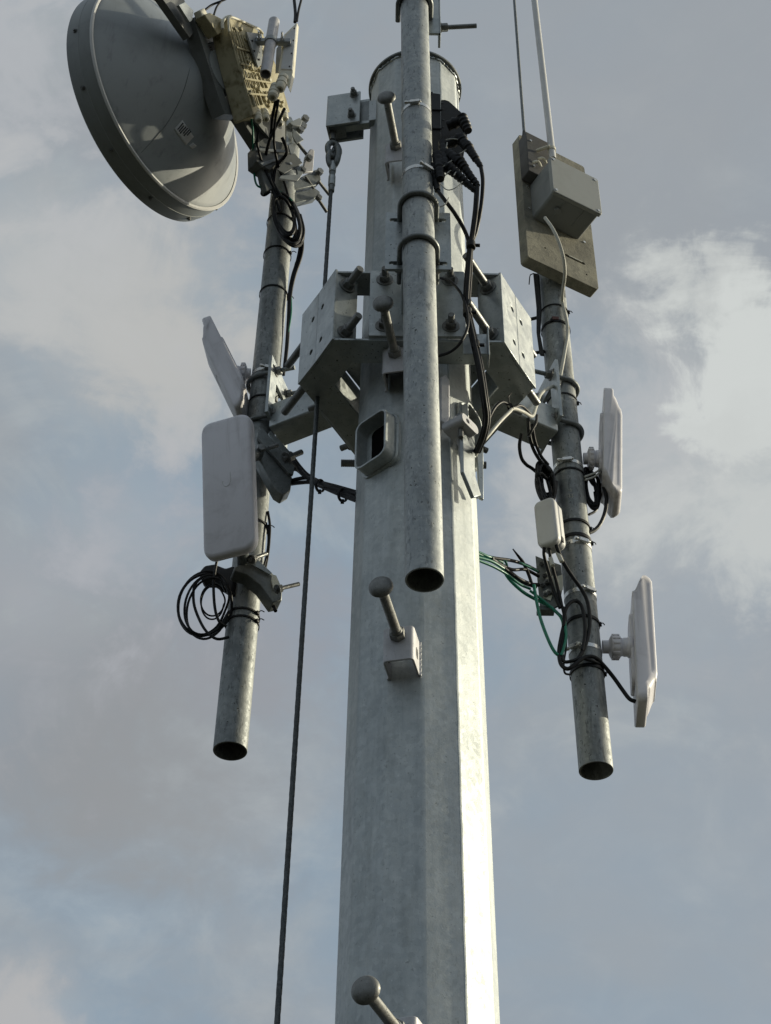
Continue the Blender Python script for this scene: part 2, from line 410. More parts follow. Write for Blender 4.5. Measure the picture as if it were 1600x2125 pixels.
# ------------------------------------------------------------------ monopole
AX = V((.087, 3.44, 0))
Z3 = V((0, 0, 1))
def pole_r(z): return .5*(.366 - .0125*(z-3.19))
Z_TOP = at(862, 190, 3.44).z
def build_pole():
    p = thing('monopole', 'tall tapered twelve-sided galvanised steel pole rising through the whole picture', 'pole', (AX.x, AX.y, 0))
    n = 12; vs = []; levels = [0.0, 1.0, 2.0, 3.0, 4.0, 5.0, 6.0, Z_TOP]
    # rounded fold lines: each corner is three vertices
    mb = MB(); k3 = []
    for z in levels:
        R = pole_r(z)
        for i in range(n):
            for da in (-2.2, 0, 2.2):
                a = rad(3+30*i+da); rr = R*(1-.0012 if da == 0 else 1-.0005)
                rr = R*cos(rad(15))/cos(rad(15-abs(da))) if da else R*.9985
                vs.append(AX + V((sin(a)*rr, -cos(a)*rr, z)))
    m = n*3; fs = []
    for j in range(len(levels)-1):
        fs += [(j*m+i, j*m+(i+1) % m, (j+1)*m+(i+1) % m, (j+1)*m+i) for i in range(m)]
    fs.append(tuple(range((len(levels)-1)*m, len(levels)*m)))
    mb.add(vs, fs); ps = mb.build('pole_shaft', 'pole', p, sharp=60)
    wn = ps.modifiers.new('flat_facets', 'WEIGHTED_NORMAL'); wn.keep_sharp = True; wn.weight = 100
    c = MB(); top = AX + Z3*Z_TOP
    c.lathe([(.1, 0), (.1695, 0), (.1715, .002), (.1715, .010), (.1695, .012), (.1, .012)], top, Z3, n=72); c.build('end_flange', 'dark', p)
    # weld bead under the flange, and the long seam on one fold line
    w = MB(); pts = []
    for i in range(120):
        a = 2*pi*i/120; R = pole_r(Z_TOP)*(1-.034*(1-cos(6*((a-rad(3)+rad(15)) % rad(30)-rad(15)))) if False else 1)
        R = pole_r(Z_TOP)*cos(rad(15))/cos(((a-rad(3)) % rad(30))-rad(15)) + .001
        pts.append(top + V((sin(a)*R, -cos(a)*R, -.004+.002*sin(i*2.3)+.0015*sin(i*.9))))
    w.tube(pts, lambda t: .0048+.0018*sin(t*310), 8, True, 1); w.build('weld_bead', 'plate', p)
    w = MB(); pts = []
    for i in range(420):
        z = 2.2+(Z_TOP-.02-2.2)*i/419; a = rad(33); R = pole_r(z)-.0022
        pts.append(AX + V((sin(a)*R, -cos(a)*R, z)) + V((.0005*sin(i*.41), .0004*sin(i*1.1), 0)))
    w.tube(pts, lambda t: .0036+.0004*sin(t*460)+.0003*sin(t*1270), 6, False, 1); w.build('seam_weld', 'pole', p)
    # cable entry port: rounded square tube welded on a left-front face
    def port(az, dist, px, w_, h_, inward, nm, r_=.028):
        nrm = azd(az); c0 = on(px[0], px[1], AX+nrm*dist, nrm) if px else AX+nrm*dist+Z3*at(958, 905, 3.36).z; xax = V((cos(rad(az)), sin(rad(az)), 0))
        F = frame(c0, xax, Z3, nrm)
        F2 = F @ M.Translation((0, 0, -inward))
        mb = MB(); mb.prism(rrect(w_, h_, r_), F2, inward, [rrect(w_-.013, h_-.013, r_-.006)])
        o = mb.build(nm, 'pole', p, .002)
        wb = MB(); ring = [F @ V((x, y, -(dist-pole_r(c0.z)*cos(rad(14)))+.0)) for x, y in rrect(w_+.006, h_+.006, r_, 5)]
        wb.tube(ring, .006, 6, True, 1); wb.build('weld_bead', 'plate', o)
        inner = MB(); inner.prism(rrect(w_-.040, h_-.036, r_-.010), F @ M.Translation((.008, 0, -(dist-.1695))), .002); inner.build('opening_shade_plate', 'hollow_shade', o)  # solid black plate over the shaft, painting the shade of a hollow
        return F
    port(-44, .211, (768, 910), .120, .182, .075, 'cable_entry_port')
    port(62, .192, None, .10, .20, .06, 'cable_entry_port')
    return p
POLE = build_pole()

# lug clamp with flat bar hanging at the right-hand port
def build_lug():
    nrm = azd(52); p0 = AX + nrm*.235
    t = thing('lug_clamp', 'thick zinc lug clamp with hanging flat bar on the sunny side of the pole', 'clamp', on(970, 880, p0, nrm))
    F = frame(on(970, 882, p0, nrm), V((cos(rad(52)), sin(rad(52)), 0)), Z3, nrm)
    b = MB(); b.prism(rrect(.078, .034, .014), F @ M.Translation((0, 0, -.06)), .07, [circ(.008, -.012, 0)]); b.build('clamp_block', 'paint', t, .004)
    b = MB(); b.cyl(F @ V((-.012, -.05, -.015)), F @ V((-.012, .034, -.015)), .0075, n=16); b.cyl(F @ V((-.012, .026, -.015)), F @ V((-.012, .038, -.015)), .013, n=6); b.build('pin', 'bolt', t, .001)
    Pn = AX + nrm*.222
    k = MB(); slab(k, [(960, 893), (986, 892), (986, 985), (999, 1028), (984, 1032), (962, 978)], Pn, nrm, .012); k.build('flat_bar', 'plate', t, .002)
    k = MB(); slab(k, [(989, 935), (1003, 930), (1004, 1036), (996, 1032)], Pn-nrm*.02, azd(20), .010); k.build('edge_plate', 'plate', t, .002)
    k = MB(); k.tube([on(x, y, Pn-nrm*.03, nrm) for x, y in ((946, 866), (938, 884), (946, 902), (954, 925), (958, 960), (968, 990), (984, 1012), (992, 1034))], .0055, 8, False, 5); k.build('weld_bead', 'paint', t)
    k = MB(); slab(k, [(914, 782), (926, 776), (934, 790), (934, 868), (926, 880), (914, 872)], AX+azd(20)*.205, azd(20), .03); k.build('lip_plate', 'paint', t, .004)
build_lug()

# ------------------------------------------------------------------ step pegs
def build_peg():
    """local: x across, -y outwards from the pole face (y = 0 is the face), z up"""
    t = thing('step_peg', 'x', 'step peg', (0, 0, 0), 'step pegs up the front of the pole')
    w, h, d, th = .078, .102, .076, .0055
    pr = []
    def arc(cx, cy, r, a0, a1, n=6): return [(cx+r*cos(rad(a0+(a1-a0)*k/n)), cy+r*sin(rad(a0+(a1-a0)*k/n))) for k in range(n+1)]
    ro = .012
    outer = [(w/2, 0)] + arc(w/2-ro, -d+ro, ro, 0, -90) + arc(-w/2+ro, -d+ro, ro, -90, -180) + [(-w/2, 0)]
    ri = ro-th
    inner = [(-w/2+th, 0)] + arc(-w/2+ro, -d+ro, ri, 180, 270) + arc(w/2-ro, -d+ro, ri, 270, 360) + [(w/2-th, 0)]
    F = frame(V((0, 0, -h/2)), V((1, 0, 0)), V((0, 1, 0)), V((0, 0, 1)))
    mb = MB(); mb.prism(outer+inner, F, h); br = mb.build('bracket', 'paint', t, .0015)
    for s in (-1, 1):
        k = MB(); k.tube([V((s*(w/2+.001), -.002, -h/2+h*i/9+.0008*random.uniform(-1, 1))) for i in range(10)], lambda q: .0035+.001*sin(q*40), 6, False, 2); k.build('weld_bead', 'paint', br)
    for s in (-1, 1):
        k = MB(); k.prism(rrect(.030, .022, .008, 4), frame(V((s*(w/2+.0003), -d*.45, -.006)), V((0, 0, 1)), V((0, s, 0)), V((-s, 0, 0))), .0068); k.build('slot_shade_insert', 'blackplate', br)  # black insert, no cut: the slot's shade is painted on the wall
    zz = .022; y0 = -d
    k = MB(); k.cyl((0, y0+.006, zz), (0, y0-.190, zz), .0125, n=24); k.build('rod', 'peg', t)
    k = MB(); k.cyl((0, y0, zz), (0, y0-.020, zz), .021, n=6, hint=V((0, 0, 1))); k.cyl((0, y0-.020, zz), (0, y0-.026, zz), .016, .014, n=24); k.build('nut', 'peg', t, .0015)
    k = MB(); k.lathe([(.006, -.002), (.027, -.001), (.0300, .003), (.0295, .009), (.025, .0155), (.017, .020), (.008, .0225), (.002, .023)], (0, y0-.188, zz), (0, -1, 0), n=36); k.build('head', 'peg', t)
    return t
peg = build_peg()
PEG_L = ('highest step peg, mushroom head beside the front pipe below the pole top', 'step peg crossing the collar bracket, mushroom head in front of it',
         'step peg on a pale channel bracket just below the end of the front pipe', 'lowest step peg, round head at the bottom edge of the picture')
for i, (px, py, az) in enumerate(((822, 306, -10), (820, 735, -11), (826, 1320, -13), (826, 2140, -20))):
    nrm = azd(az); z = on(px, py, AX+nrm*.235, nrm).z
    c0 = on(px, py, AX+nrm*(pole_r(z)*.98+.076), nrm)
    base = c0 - nrm*.076
    base.z -= .022
    o = peg if i == 0 else None
    mt = M.Translation(base) @ M.Rotation(rad(az), 4, 'Z')
    if i == 0: FIRST = (peg, mt); peg['label'] = PEG_L[0]
    else: dup(peg, mt, PEG_L[i])
FIRST[0].matrix_basis = FIRST[1]

# ------------------------------------------------------------------ the three pipes
PR = .0465
def hpipe(name, label, p0, p1, mat, rings=()):
    t = thing(name, label, 'pipe', p0, 'mounting pipes round the pole')
    mb = MB(); mb.hollow(p0, p1, PR, PR-.0042, 64); mb.build('pipe_body', mat, t, .0008)
    d = (p1-p0).normalized()
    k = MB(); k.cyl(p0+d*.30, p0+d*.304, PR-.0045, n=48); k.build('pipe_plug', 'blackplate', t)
    return t
YM, YS = 2.98, 3.715
m0, m1 = at(881, 1204, YM), at(856, -230, YM)
l0, l1 = at(477.5, 1559, YS), at(599, 285, YS)
r0_, r1_ = at(1237, 1600, YS), at(1133, 470, YS)
hpipe('mounting_pipe', 'long galvanised pipe hanging open-ended in front of the pole', m0, m1, 'pipe')
hpipe('mounting_pipe', 'galvanised pipe under the big dish, open lower end at left', l0, l1, 'old')
hpipe('mounting_pipe', 'galvanised pipe under the plywood board, open lower end at right', r0_, r1_, 'old')
def on_l(z): return l0 + (l1-l0)*((z-l0.z)/(l1.z-l0.z))
def on_r(z): return r0_ + (r1_-r0_)*((z-r0_.z)/(r1_.z-r0_.z))
def on_m(z): return m0 + (m1-m0)*((z-m0.z)/(m1.z-m0.z))
def zl(px, py): return at(px, py, YS-PR).z
DL, DR, DM = (l1-l0).normalized(), (r1_-r0_).normalized(), (m1-m0).normalized()

# ------------------------------------------------------------------ collar of three sector brackets
ZC, HH = 5.295, .155
ML_, CL_, CR_, MR_ = V((-.293, -.169, 0)), V((-.242, -.261, 0)), V((.242, -.261, 0)), V((.293, -.169, 0))
def build_sector():
    t = thing('sector_bracket', 'x', 'bracket', (0, 0, 0), 'sector brackets of the pole collar')
    pl = [(-.292, -.168), (-.242, -.261), (.242, -.261), (.292, -.168), (.2165, -.125), (.19, -.171), (-.19, -.171), (-.2165, -.125)]
    for nm, z in (('top_flange', HH-.008), ('bottom_flange', -HH)):
        mb = MB(); mb.prism(pl, M.Translation((0, 0, z)), .008); mb.build(nm, 'plate', t, .0012)
    for s in (-1, 1):
        a, b = (ML_, CL_) if s < 0 else (CR_, MR_)
        x = (b-a).normalized(); L = (b-a).length; nrm = x.cross(Z3)*1.0
        if nrm.dot(a) < 0: nrm = -nrm
        near = .03 if s < 0 else L-.03     # the holes lie next to the joint
        F = frame(a, x, Z3, x.cross(Z3)); h = .008
        mb = MB(); mb.prism([(.001, -HH-.002), (L+.003 if s < 0 else L-.001, -HH-.002), (L+.003 if s < 0 else L-.001, HH+.002), (.001, HH+.002)], F, h,
                            [circ(.010, near, .062, 16), circ(.010, near, -.085, 16)])
        mb.build('side_plate', 'plate', t, .0015)
        # the plate that takes the rods, square to them
        d = V((-cos(rad(30))*s*-1, -.5, 0))  # outward of the joint
        out = V((s*.866, -.5, 0)); tang = V((s*.5, .866, 0))
        c = out*.305 - tang*.105
        R = M((out, tang, Z3)).transposed()
        mb = MB(); mb.box(c + tang*.006, (.074, .010, 2*HH-.017), R); mb.build('rod_plate', 'plate', t, .0015)
    return t
SEC = build_sector()
SEC_L = ('front bracket of the zinc collar, behind the front pipe', 'left bracket of the zinc collar carrying the arm to the dish pipe',
         'right bracket of the zinc collar carrying the arm to the board pipe')
for az, lb in ((-120, SEC_L[1]), (120, SEC_L[2])):
    dup(SEC, M.Translation((AX.x, AX.y, ZC)) @ M.Rotation(rad(az), 4, 'Z'), lb)
SEC['label'] = SEC_L[0]; SEC.matrix_basis = M.Translation((AX.x, AX.y, ZC))

def build_rod():
    """local: rod along x, centre at 0"""
    t = thing('threaded_rod', 'x', 'rod', (0, 0, 0), 'threaded rods clamping the collar')
    mb = MB(); prof = []; L = .46; N = 150
    for i in range(N+1):
        prof.append((.0118 + (.0007 if i % 2 else -.0005), -L/2+L*i/N))
    mb.lathe(prof, (0, 0, 0), (1, 0, 0), n=18); mb.build('rod_body', 'bolt', t, sharp=60)
    for s in (-1, 1):
        k = MB(); x0 = s*.1055; k.nut(V((x0, 0, 0)), V((s, 0, 0)), .032, .018, .026); k.build('nut', 'bolt', t, .001)
    return t
ROD = build_rod()
first = None
for az, z, sh, lb in ((-60, .105, .045, 'upper threaded rod on the left of the collar, end jutting past the side plates'), (-60, -.105, .045, 'lower threaded rod on the left of the collar, end jutting towards the panels'),
                  (60, .105, -.02, 'upper long threaded rod on the right of the collar'), (60, -.105, -.02, 'lower long threaded rod on the right of the collar, beside the cables'),
                  (180, .105, 0, 'hidden upper threaded rod behind the pole'), (180, -.105, 0, 'threaded rod behind the pole, ends showing either side of it')):
    if z > 0 and az == 180: continue
    o = azd(az); xdir = V((cos(rad(az)), sin(rad(az)), 0))
    if az == -60: xdir = -xdir
    F = frame(V((AX.x, AX.y, ZC+z)) + o*.305, xdir, Z3.cross(xdir), Z3)
    if first is None: first = (ROD, F, lb, sh)
    else:
        c = dup(ROD, F, lb)
        for ch in kids(c):
            if ch.name.startswith('rod_body'): ch.location.x += sh
first[0].matrix_basis = first[1]; first[0]['label'] = first[2]
for ch in kids(first[0]):
    if ch.name.startswith('rod_body'): ch.location.x += first[3]

# ------------------------------------------------------------------ support arms with slotted plates and U-bolts
def build_arm(az, R, label, twist=0.0):
    o, x = azd(az), V((cos(rad(az)), sin(rad(az)), 0))
    def F(off, z=0.0): return frame(V((AX.x, AX.y, ZC+z)) + o*off, x, Z3, o)   # local x across, y up, z outwards
    t = thing('support_arm', label, 'arm', V((AX.x, AX.y, ZC)) + o*.27, 'arms from the collar to the pipes')
    mb = MB(); mb.prism(rrect(.282, .292, .004, 2), F(.2625), .010); pl = mb.build('bolted_plate', 'plate', t, .0012)
    for sx in (-.097, .097):
        for sy in (-.103, .103):
            k = MB(); c = F(.2725) @ V((sx, sy, 0)); k.nut(c, o, .030, .017, .026); k.cyl(c+o*.018, c+o*.046, .0098, n=18); k.build('bolt', 'bolt', pl, .001)
    e = R-PR-.0105
    PX = V((AX.x, AX.y, ZC)) + o*R; o2, x2 = azd(az+twist), V((cos(rad(az+twist)), sin(rad(az+twist)), 0))
    def E(off, z=0.0): return frame(PX + o2*(off-R) + Z3*z, x2, Z3, o2)
    mb = MB(); mb.prism(rrect(.098, .108, .008), F(.2727), e-.2727+(.006 if twist else 0)-(.014 if twist else 0), [rrect(.086, .096, .004)]); mb.build('box_tube', 'plate', t, .001)
    zc = .115
    holes = [rrect(.085, .11, .01, 3, 0, -.005)] + [slot(.045, .017, sx, sy) for sx in (-.062, .062) for sy in (-.105, .095)]
    mb = MB(); mb.prism(rrect(.192, .262, .003, 2), E(e, zc), .010, holes); mb.build('slotted_plate', 'plate', t, .0012)
    for sy in (.095, -.105):
        q = E(R, zc+sy); rr = PR+.0078
        pts = [q @ V((-rr, 0, -PR-.075))] + [q @ V((-rr, 0, -PR*.9*k)) for k in (.7, .3)] + [q @ V((-rr*cos(a), 0, rr*sin(a))) for a in [pi*i/14 for i in range(15)]]
        pts += [q @ V((rr, 0, -PR*.9*k)) for k in (.3, .7)] + [q @ V((rr, 0, -PR-.075))]
        u = MB(); u.tube(pts, .0075, 12, False, 2); ub = u.build('u_bolt', 'dark', t)
        for s in (-1, 1):
            k = MB(); k.nut(q @ V((s*rr, 0, -PR-.011)), -o2, .026, .015, .020); k.build('nut', 'bolt', ub, .001)
    return t
cm = on_m(5.42); build_arm(math.degrees(math.atan2(cm.x-AX.x, -(cm.y-AX.y))), (V((cm.x, cm.y, 0))-AX).length, 'short box arm with slotted plate holding the front pipe')
cl = on_l(5.4); build_arm(math.degrees(math.atan2(cl.x-AX.x, -(cl.y-AX.y))), (V((cl.x, cl.y, 0))-AX).length, 'dark box arm reaching from the collar to the dish pipe', 13)
cr = on_r(5.4); build_arm(math.degrees(math.atan2(cr.x-AX.x, -(cr.y-AX.y))), (V((cr.x, cr.y, 0))-AX).length, 'dark box arm reaching from the collar to the board pipe', -13)

# ------------------------------------------------------------------ plate with bolt at the top edge
def build_topclamp():
    Y = YM+PR+.002; c = at(896, 30, Y)
    t = thing('pipe_clamp', 'zinc angle plate with long sideways bolt and U-bolt at the top of the front pipe', 'clamp', c)
    zlo = at(895, 68, Y).z; zm = at(915, 44, Y).z
    mb = MB(); mb.box((c.x-.02, Y+.006, zlo+.12), (.10, .010, .24)); mb.box((c.x+.026, Y+.03, zlo+.12), (.008, .058, .24)); mb.build('angle_plate', 'plate', t, .0015)
    a = V((c.x+.030, Y+.025, zm)); d = V((1, .0, .12)).normalized()
    b = MB(); b.cyl(a-d*.02, a+d*.125, .0082, n=20); b.build('bolt', 'bolt', t)
    b = MB(); b.nut(a, d, .026, .022, .018); b.build('nut', 'bolt', t, .001)
    q = on_m(at(858, 12, YM).z); rr = PR+.009
    u = MB(); u.tube([q + V((-rr, .06, 0))]+[q + V((-rr*cos(k), -rr*sin(k), 0)) for k in [pi*i/14 for i in range(15)]]+[q + V((rr, .06, 0))], .009, 12, False, 2); u.build('u_bolt', 'dark', t)
build_topclamp()

# ------------------------------------------------------------------ helpers for fitted shapes
def band(mb, c, d, r, w=.012, th=.0012, n=64, bow=0.0):
    c = V(c); return mb.hollow(c-d*w/2, c+d*w/2, r+th, r-.0002, n)
def cab(mb, pts, r, n=8, sub=6): return mb.tube([at(*p) for p in pts], r, n, False, sub)
def pxm(p): return FPX/((V(p)-CP).dot(FW))      # pixels per metre at a point
def hose_clamp(name, c, d, r, az, label, w=.013):
    t = thing(name, label, 'hose clamp', c, 'steel hose clamps on the pipes')
    mb = MB(); band(mb, c, d, r, w); mb.build('band', 'bright', t)
    o = azd(az); x = d.cross(o).normalized(); p = V(c)+o*(r+.006)
    k = MB(); R = M((x, o, d)).transposed(); k.box(p, (.030, .011, .013), R); k.cyl(p-x*.024, p+x*.020, .0048, n=14); k.cyl(p-x*.031, p-x*.022, .0065, n=6); k.build('worm_screw', 'bright', t, .0012)
    return t
def cable_tie(name, c, d, r, az, label, w=.006, tail=.02, mat='black'):
    mb = MB(); band(mb, c, d, r+.0015, w, .0022)
    o = azd(az); x = d.cross(o).normalized(); p = V(c)+o*(r+.004)
    mb.box(p, (.010, .008, .010), M((x, o, d)).transposed()); mb.tube([p, p+o*tail*.6+V((0, 0, .004)), p+o*tail+x*.006], .0016, 5, False, 3)
    return one(mb, name, mat, label, 'cable tie', 'black cable ties on the pipes')

# ------------------------------------------------------------------ dish antenna
DK = .88
DC, DRAD = V((-.9111, 3.5235, 6.7837)), .4998*DK
DA = V((-sin(1.0178)*cos(.075), cos(1.0178)*cos(.075), sin(.075)))      # where the dish looks
DB = -DA
DE1 = DB.cross(Z3).normalized(); DE2 = DE1.cross(DB).normalized()
if DE2.z < 0: DE2 = -DE2
def dp(h): return DC + DB*h*DK
def build_dish():
    t = thing('dish_antenna', 'large grey parabolic dish seen from behind at upper left, bolted to a pipe', 'dish antenna', dp(.35))
    W, R2 = .115*DK, .487*DK
    mb = MB()
    prof = [(R2-.010, W-.004), (R2-.004, W+.001)]
    for k in range(1, 37):
        s = 1-k/36*.80; prof.append((R2*s, W + .28*DK*(1-s**1.2)))
    prof.append((.08, W+.254)); mb.lathe(prof, DC, DB, n=128, cap0=False); mb.build('reflector', 'dish', t, sharp=50)
    mb = MB(); mb.lathe([(DRAD-.012, -.004), (DRAD-.003, -.004), (DRAD, 0), (DRAD, .022), (DRAD+.0018, .024), (DRAD+.0018, .052), (DRAD, .054), (DRAD-.004, .088), (R2+.004, W-.002), (R2-.012, W)], DC, DB, n=128, cap0=False, cap1=False)
    rim = mb.build('rim_band', 'rim', t, sharp=30)
    mb = MB(); mb.lathe([(R2-.006, W-.001), (R2+.0055, W-.003), (R2+.008, W+.002), (R2+.0045, W+.007), (R2-.005, W+.006)], DC, DB, n=128, cap0=False, cap1=False); mb.build('rolled_lip', 'ivory', t)
    mb = MB(); mb.lathe([(.005, -.002), (.35, -.0025), (DRAD-.006, -.003), (DRAD-.006, .002), (.005, .003)], DC, DB, n=96); mb.build('radome', 'ivory', t)
    for k in range(12):
        a = 2*pi*k/12+.31; o = DE1*cos(a)+DE2*sin(a); c = DC + DB*.04 + o*(DRAD+.001)
        b = MB(); b.cyl(c, c+o*.006, .0085, n=6); b.cyl(c+o*.006, c+o*.011, .005, n=12); b.build('rim_bolt', 'bolt', rim)
    # hub plate and ribbed mounting frame
    mb = MB(); mb.lathe([(.13, 0), (.13, .012), (.115, .016), (.05, .016)], dp(.30), DB, n=48); mb.build('hub_ring', 'frame', t, .001)
    P = dp(.40)
    fr = MB()
    outer = [(404, 36), (418, 34), (470, 205), (474, 230), (522, 240), (520, 246), (466, 238), (452, 200)]
    slab(fr, [(402, 36), (412, 32), (472, 214), (466, 236), (456, 208)], P, DB, .055)
    slab(fr, [(466, 236), (472, 214), (486, 222), (524, 232), (522, 243)], P, DB, .05)
    slab(fr, [(402, 36), (412, 32), (440, 40), (470, 52), (468, 60), (436, 50), (412, 42)], P, DB, .05)
    slab(fr, [(447, 146), (449, 141), (482, 134), (484, 140)], P-DB*.012, DB, .04)
    slab(fr, [(432, 92), (434, 88), (470, 80), (472, 86)], P-DB*.012, DB, .04)
    f = fr.build('mounting_frame', 'frame', t, .0015)
    back = MB(); slab(back, [(408, 40), (470, 58), (524, 236), (470, 230)], P-DB*.042, DB, .012); back.build('backing_plate', 'frame', f)
    # fine adjustment arm leaving the top edge of the picture
    mb = MB(); slab(mb, [(318, -30), (372, -30), (399, 44), (404, 66), (394, 78)], P-DB*.02, DB, .03); mb.build('adjuster_arm', 'frame', t, .002)
    mb = MB(); slab(mb, [(371, 10), (384, 4), (402, 22), (399, 42), (394, 46)], P+DB*.012, DB, .012); mb.build('adjuster_bracket', 'plate', t, .0015)
    # wedge-shaped pipe bracket running down to the pipe
    mb = MB(); slab(mb, [(496, 240), (522, 240), (585, 292), (600, 330), (548, 346), (545, 315)], dp(.43), DB, .04)
    slab(mb, [(520, 238), (596, 250), (604, 300), (570, 300)], dp(.46), DB, .01); mb.build('pipe_bracket', 'frame', t, .0015)
    # seam line, maker's label and bits of reflective tape on the back of the bowl
    def skin(px, py, off=.0012):
        d = ray(px, py); lo, hi = 3.0, 12.0; best = None
        prev = None
        for i in range(4000):
            s = 3.8 + i*.0008; p = CP + d*s; q = p-DC; h = q.dot(DB); r = (q-DB*h).length
            if r < R2 and h > W:
                hs = W + .28*DK*(1-(r/R2)**1.2)
                if h < hs: 
                    o = (q-DB*h).normalized()*.35+DB*.93
                    return p + o*off
        return None
    seam = [skin(x, y, .0005) for x, y in ((400, 110), (392, 150), (378, 196), (352, 248), (322, 286), (293, 317))]
    seam = [p for p in seam if p]
    if len(seam) > 2:
        k = MB(); k.tube(seam, .0012, 6, False, 6); k.build('seam_line', 'frame', t)
    def patch(rows, nm, mat, par, off=.0014):
        k = MB(); vs = []; fs = []; nr = len(rows); nc = 7
        for (a, b) in rows:
            for i in range(nc):
                u = i/(nc-1); p = skin(a[0]+(b[0]-a[0])*u, a[1]+(b[1]-a[1])*u, off)
                if p is None: return None
                vs.append(p)
        for j in range(nr-1):
            fs += [(j*nc+i, j*nc+i+1, (j+1)*nc+i+1, (j+1)*nc+i) for i in range(nc-1)]
        k.add(vs, fs); o = k.build(nm, mat, par)
        sm = o.modifiers.new('solid', 'SOLIDIFY'); sm.thickness = .0006; sm.offset = 1
        return o
    lab = patch([((361, 268), (378, 249)), ((369, 280), (386, 261)), ((377, 291), (394, 273)), ((385, 302), (402, 284))], 'maker_label', 'sticker', t)
    if lab:
        for i, (a, b) in enumerate((((367, 268), (379, 254)), ((370, 272), (380, 260)), ((372, 276), (385, 262)), ((379, 276), (388, 265)), ((380, 281), (392, 268)), ((387, 280), (395, 271)))):
            dx, dy = (b[0]-a[0]), (b[1]-a[1])
            patch([((a[0], a[1]), (b[0], b[1])), ((a[0]+1.4, a[1]+2.0), (b[0]+1.4, b[1]+2.0))], 'print_line', 'ink', lab, .0024)
    patch([((391, 303), (400, 296)), ((398, 310), (408, 303))], 'small_seal', 'sticker', t)
    return t
build_dish()

def gland(mb, p, d, r=.014, L=.06):
    prof = [(r*1.15, 0), (r*1.15, L*.2), (r*1.0, L*.22), (r*1.0, L*.42), (r*1.25, L*.44), (r*1.25, L*.62), (r*1.1, L*.64), (r*1.15, L*.9), (r*.8, L), (r*.5, L), (r*.5, L*.85)]
    return mb.lathe(prof, p, d, n=18)

def build_radio():
    t = thing('radio_unit', 'yellowed ribbed radio casting clipped to the back of the dish', 'radio', dp(.47))
    P = dp(.50)
    BK = [(474, 35), (520, 52), (546, 70), (575, 140), (602, 232), (562, 238), (526, 238), (497, 130)]
    mb = MB(); slab(mb, BK, P, DB, .085); body = mb.build('casting', 'radio', t, .003)
    # raised lip round the top
    def q(px, py, h=.50): return on(px, py, dp(h), DB)
    k = MB(); k.tube([q(476, 66, .505), q(474, 46, .505), q(478, 35, .505), q(500, 43, .505), q(522, 53, .505), q(537, 60, .505), q(546, 70, .505)], .0045, 8, False, 5); k.build('raised_lip', 'cream', t)
    k = MB(); k.tube([q(462, 60, .485), q(462, 45, .485), q(470, 36, .487), q(480, 34, .5)], .006, 8, False, 5); k.build('raised_lip', 'cream', t)
    # cooling ribs along the side and the back
    ribs = MB()
    for i in range(4):
        h = .435+i*.019
        a, b = q(474-6+i*2, 62, h), q(522-5+i*2, 236, h)
        ribs.tube([a, a*.5+b*.5, b], .0042, 6, False, 2)
    for i in range(6):
        x0, y0 = 484+i*5.5, 60+i*4.5; x1, y1 = 530+i*8, 225-i*1.5
        a, b = q(x0, y0, .505), q(x1, y1, .505)
        for s0, s1 in ((0, .22), (.26, .5), (.54, .74), (.78, .97)):
            s0 += random.uniform(-.02, .02); e = random.uniform(.6, 1.3)
            ribs.tube([a+(b-a)*s0, a+(b-a)*s1], .0042*e, 6, False, 1)
    for u in (.30, .47, .63, .79):
        a, b = q(476+50*u, 40+195*u, .507), q(540+56*u, 70+165*u, .507); ribs.tube([a, b], .004, 6, False, 1)
    ribs.build('cooling_ribs', 'radio', t)
    rr = random.Random(5)
    for i in range(34):
        u, v = rr.uniform(.08, .95), rr.uniform(.06, .94)
        a, b = (476+50*u, 40+195*u), (542+58*u, 70+160*u)
        c = q(a[0]+(b[0]-a[0])*v, a[1]+(b[1]-a[1])*v, .503); Rb = basis(DB, DE2)
        k = MB(); w1, w2 = rr.uniform(.006, .020), rr.uniform(.005, .011); k.box(c, (w1, w2, rr.uniform(.008, .022)), Rb); k.build('casting_boss', 'radio' if rr.random() < .8 else 'cream', t, .0015)
    for px, py, r in ((508, 80, .012), (518, 92, .009), (500, 60, .008), (512, 118, .01), (522, 140, .012), (531, 162, .009), (538, 186, .012), (550, 206, .010)):
        k = MB(); c = q(px, py, .505); k.box(c, (r*2.2, r*1.4, r*1.3), basis(DB)); k.build('casting_boss', 'radio', t, .002)
    k = MB(); slab(k, [(424, 30), (436, 26), (470, 44), (462, 66), (452, 72), (440, 52)], dp(.455), DB, .045); k.build('hook_latch', 'radio', t, .003)
    k = MB(); slab(k, [(415, 20), (424, 16), (432, 30), (449, 70), (440, 72), (424, 46)], dp(.43), DB, .03); k.build('hook_latch', 'cream', t, .003)
    # side plate with bolts
    k = MB(); slab(k, [(512, 66), (544, 70), (545, 132), (536, 140)], dp(.525), DB, .008); sp = k.build('side_plate', 'dish', t, .001)
    for px, py in ((523, 85), (532, 80), (527, 106), (537, 124)):
        k = MB(); c = q(px, py, .526); k.cyl(c, c+DB*.004, .004, n=10); k.build('screw', 'ink', sp)
    # cable glands in the lower edge
    dn = -DE2
    for px, py, hh, nm in ((534, 234, .49, 'cable_gland'), (549, 232, .50, 'cable_gland'), (576, 236, .505, 'cable_gland'), (588, 231, .49, 'cable_gland')):
        k = MB(); c = q(px, py, hh); d = (dn*.95+DB*.25).normalized(); gland(k, c-d*.004, d, .0125, .062 if px != 576 else .085); k.build(nm, 'cream', t)
    return t
build_radio()

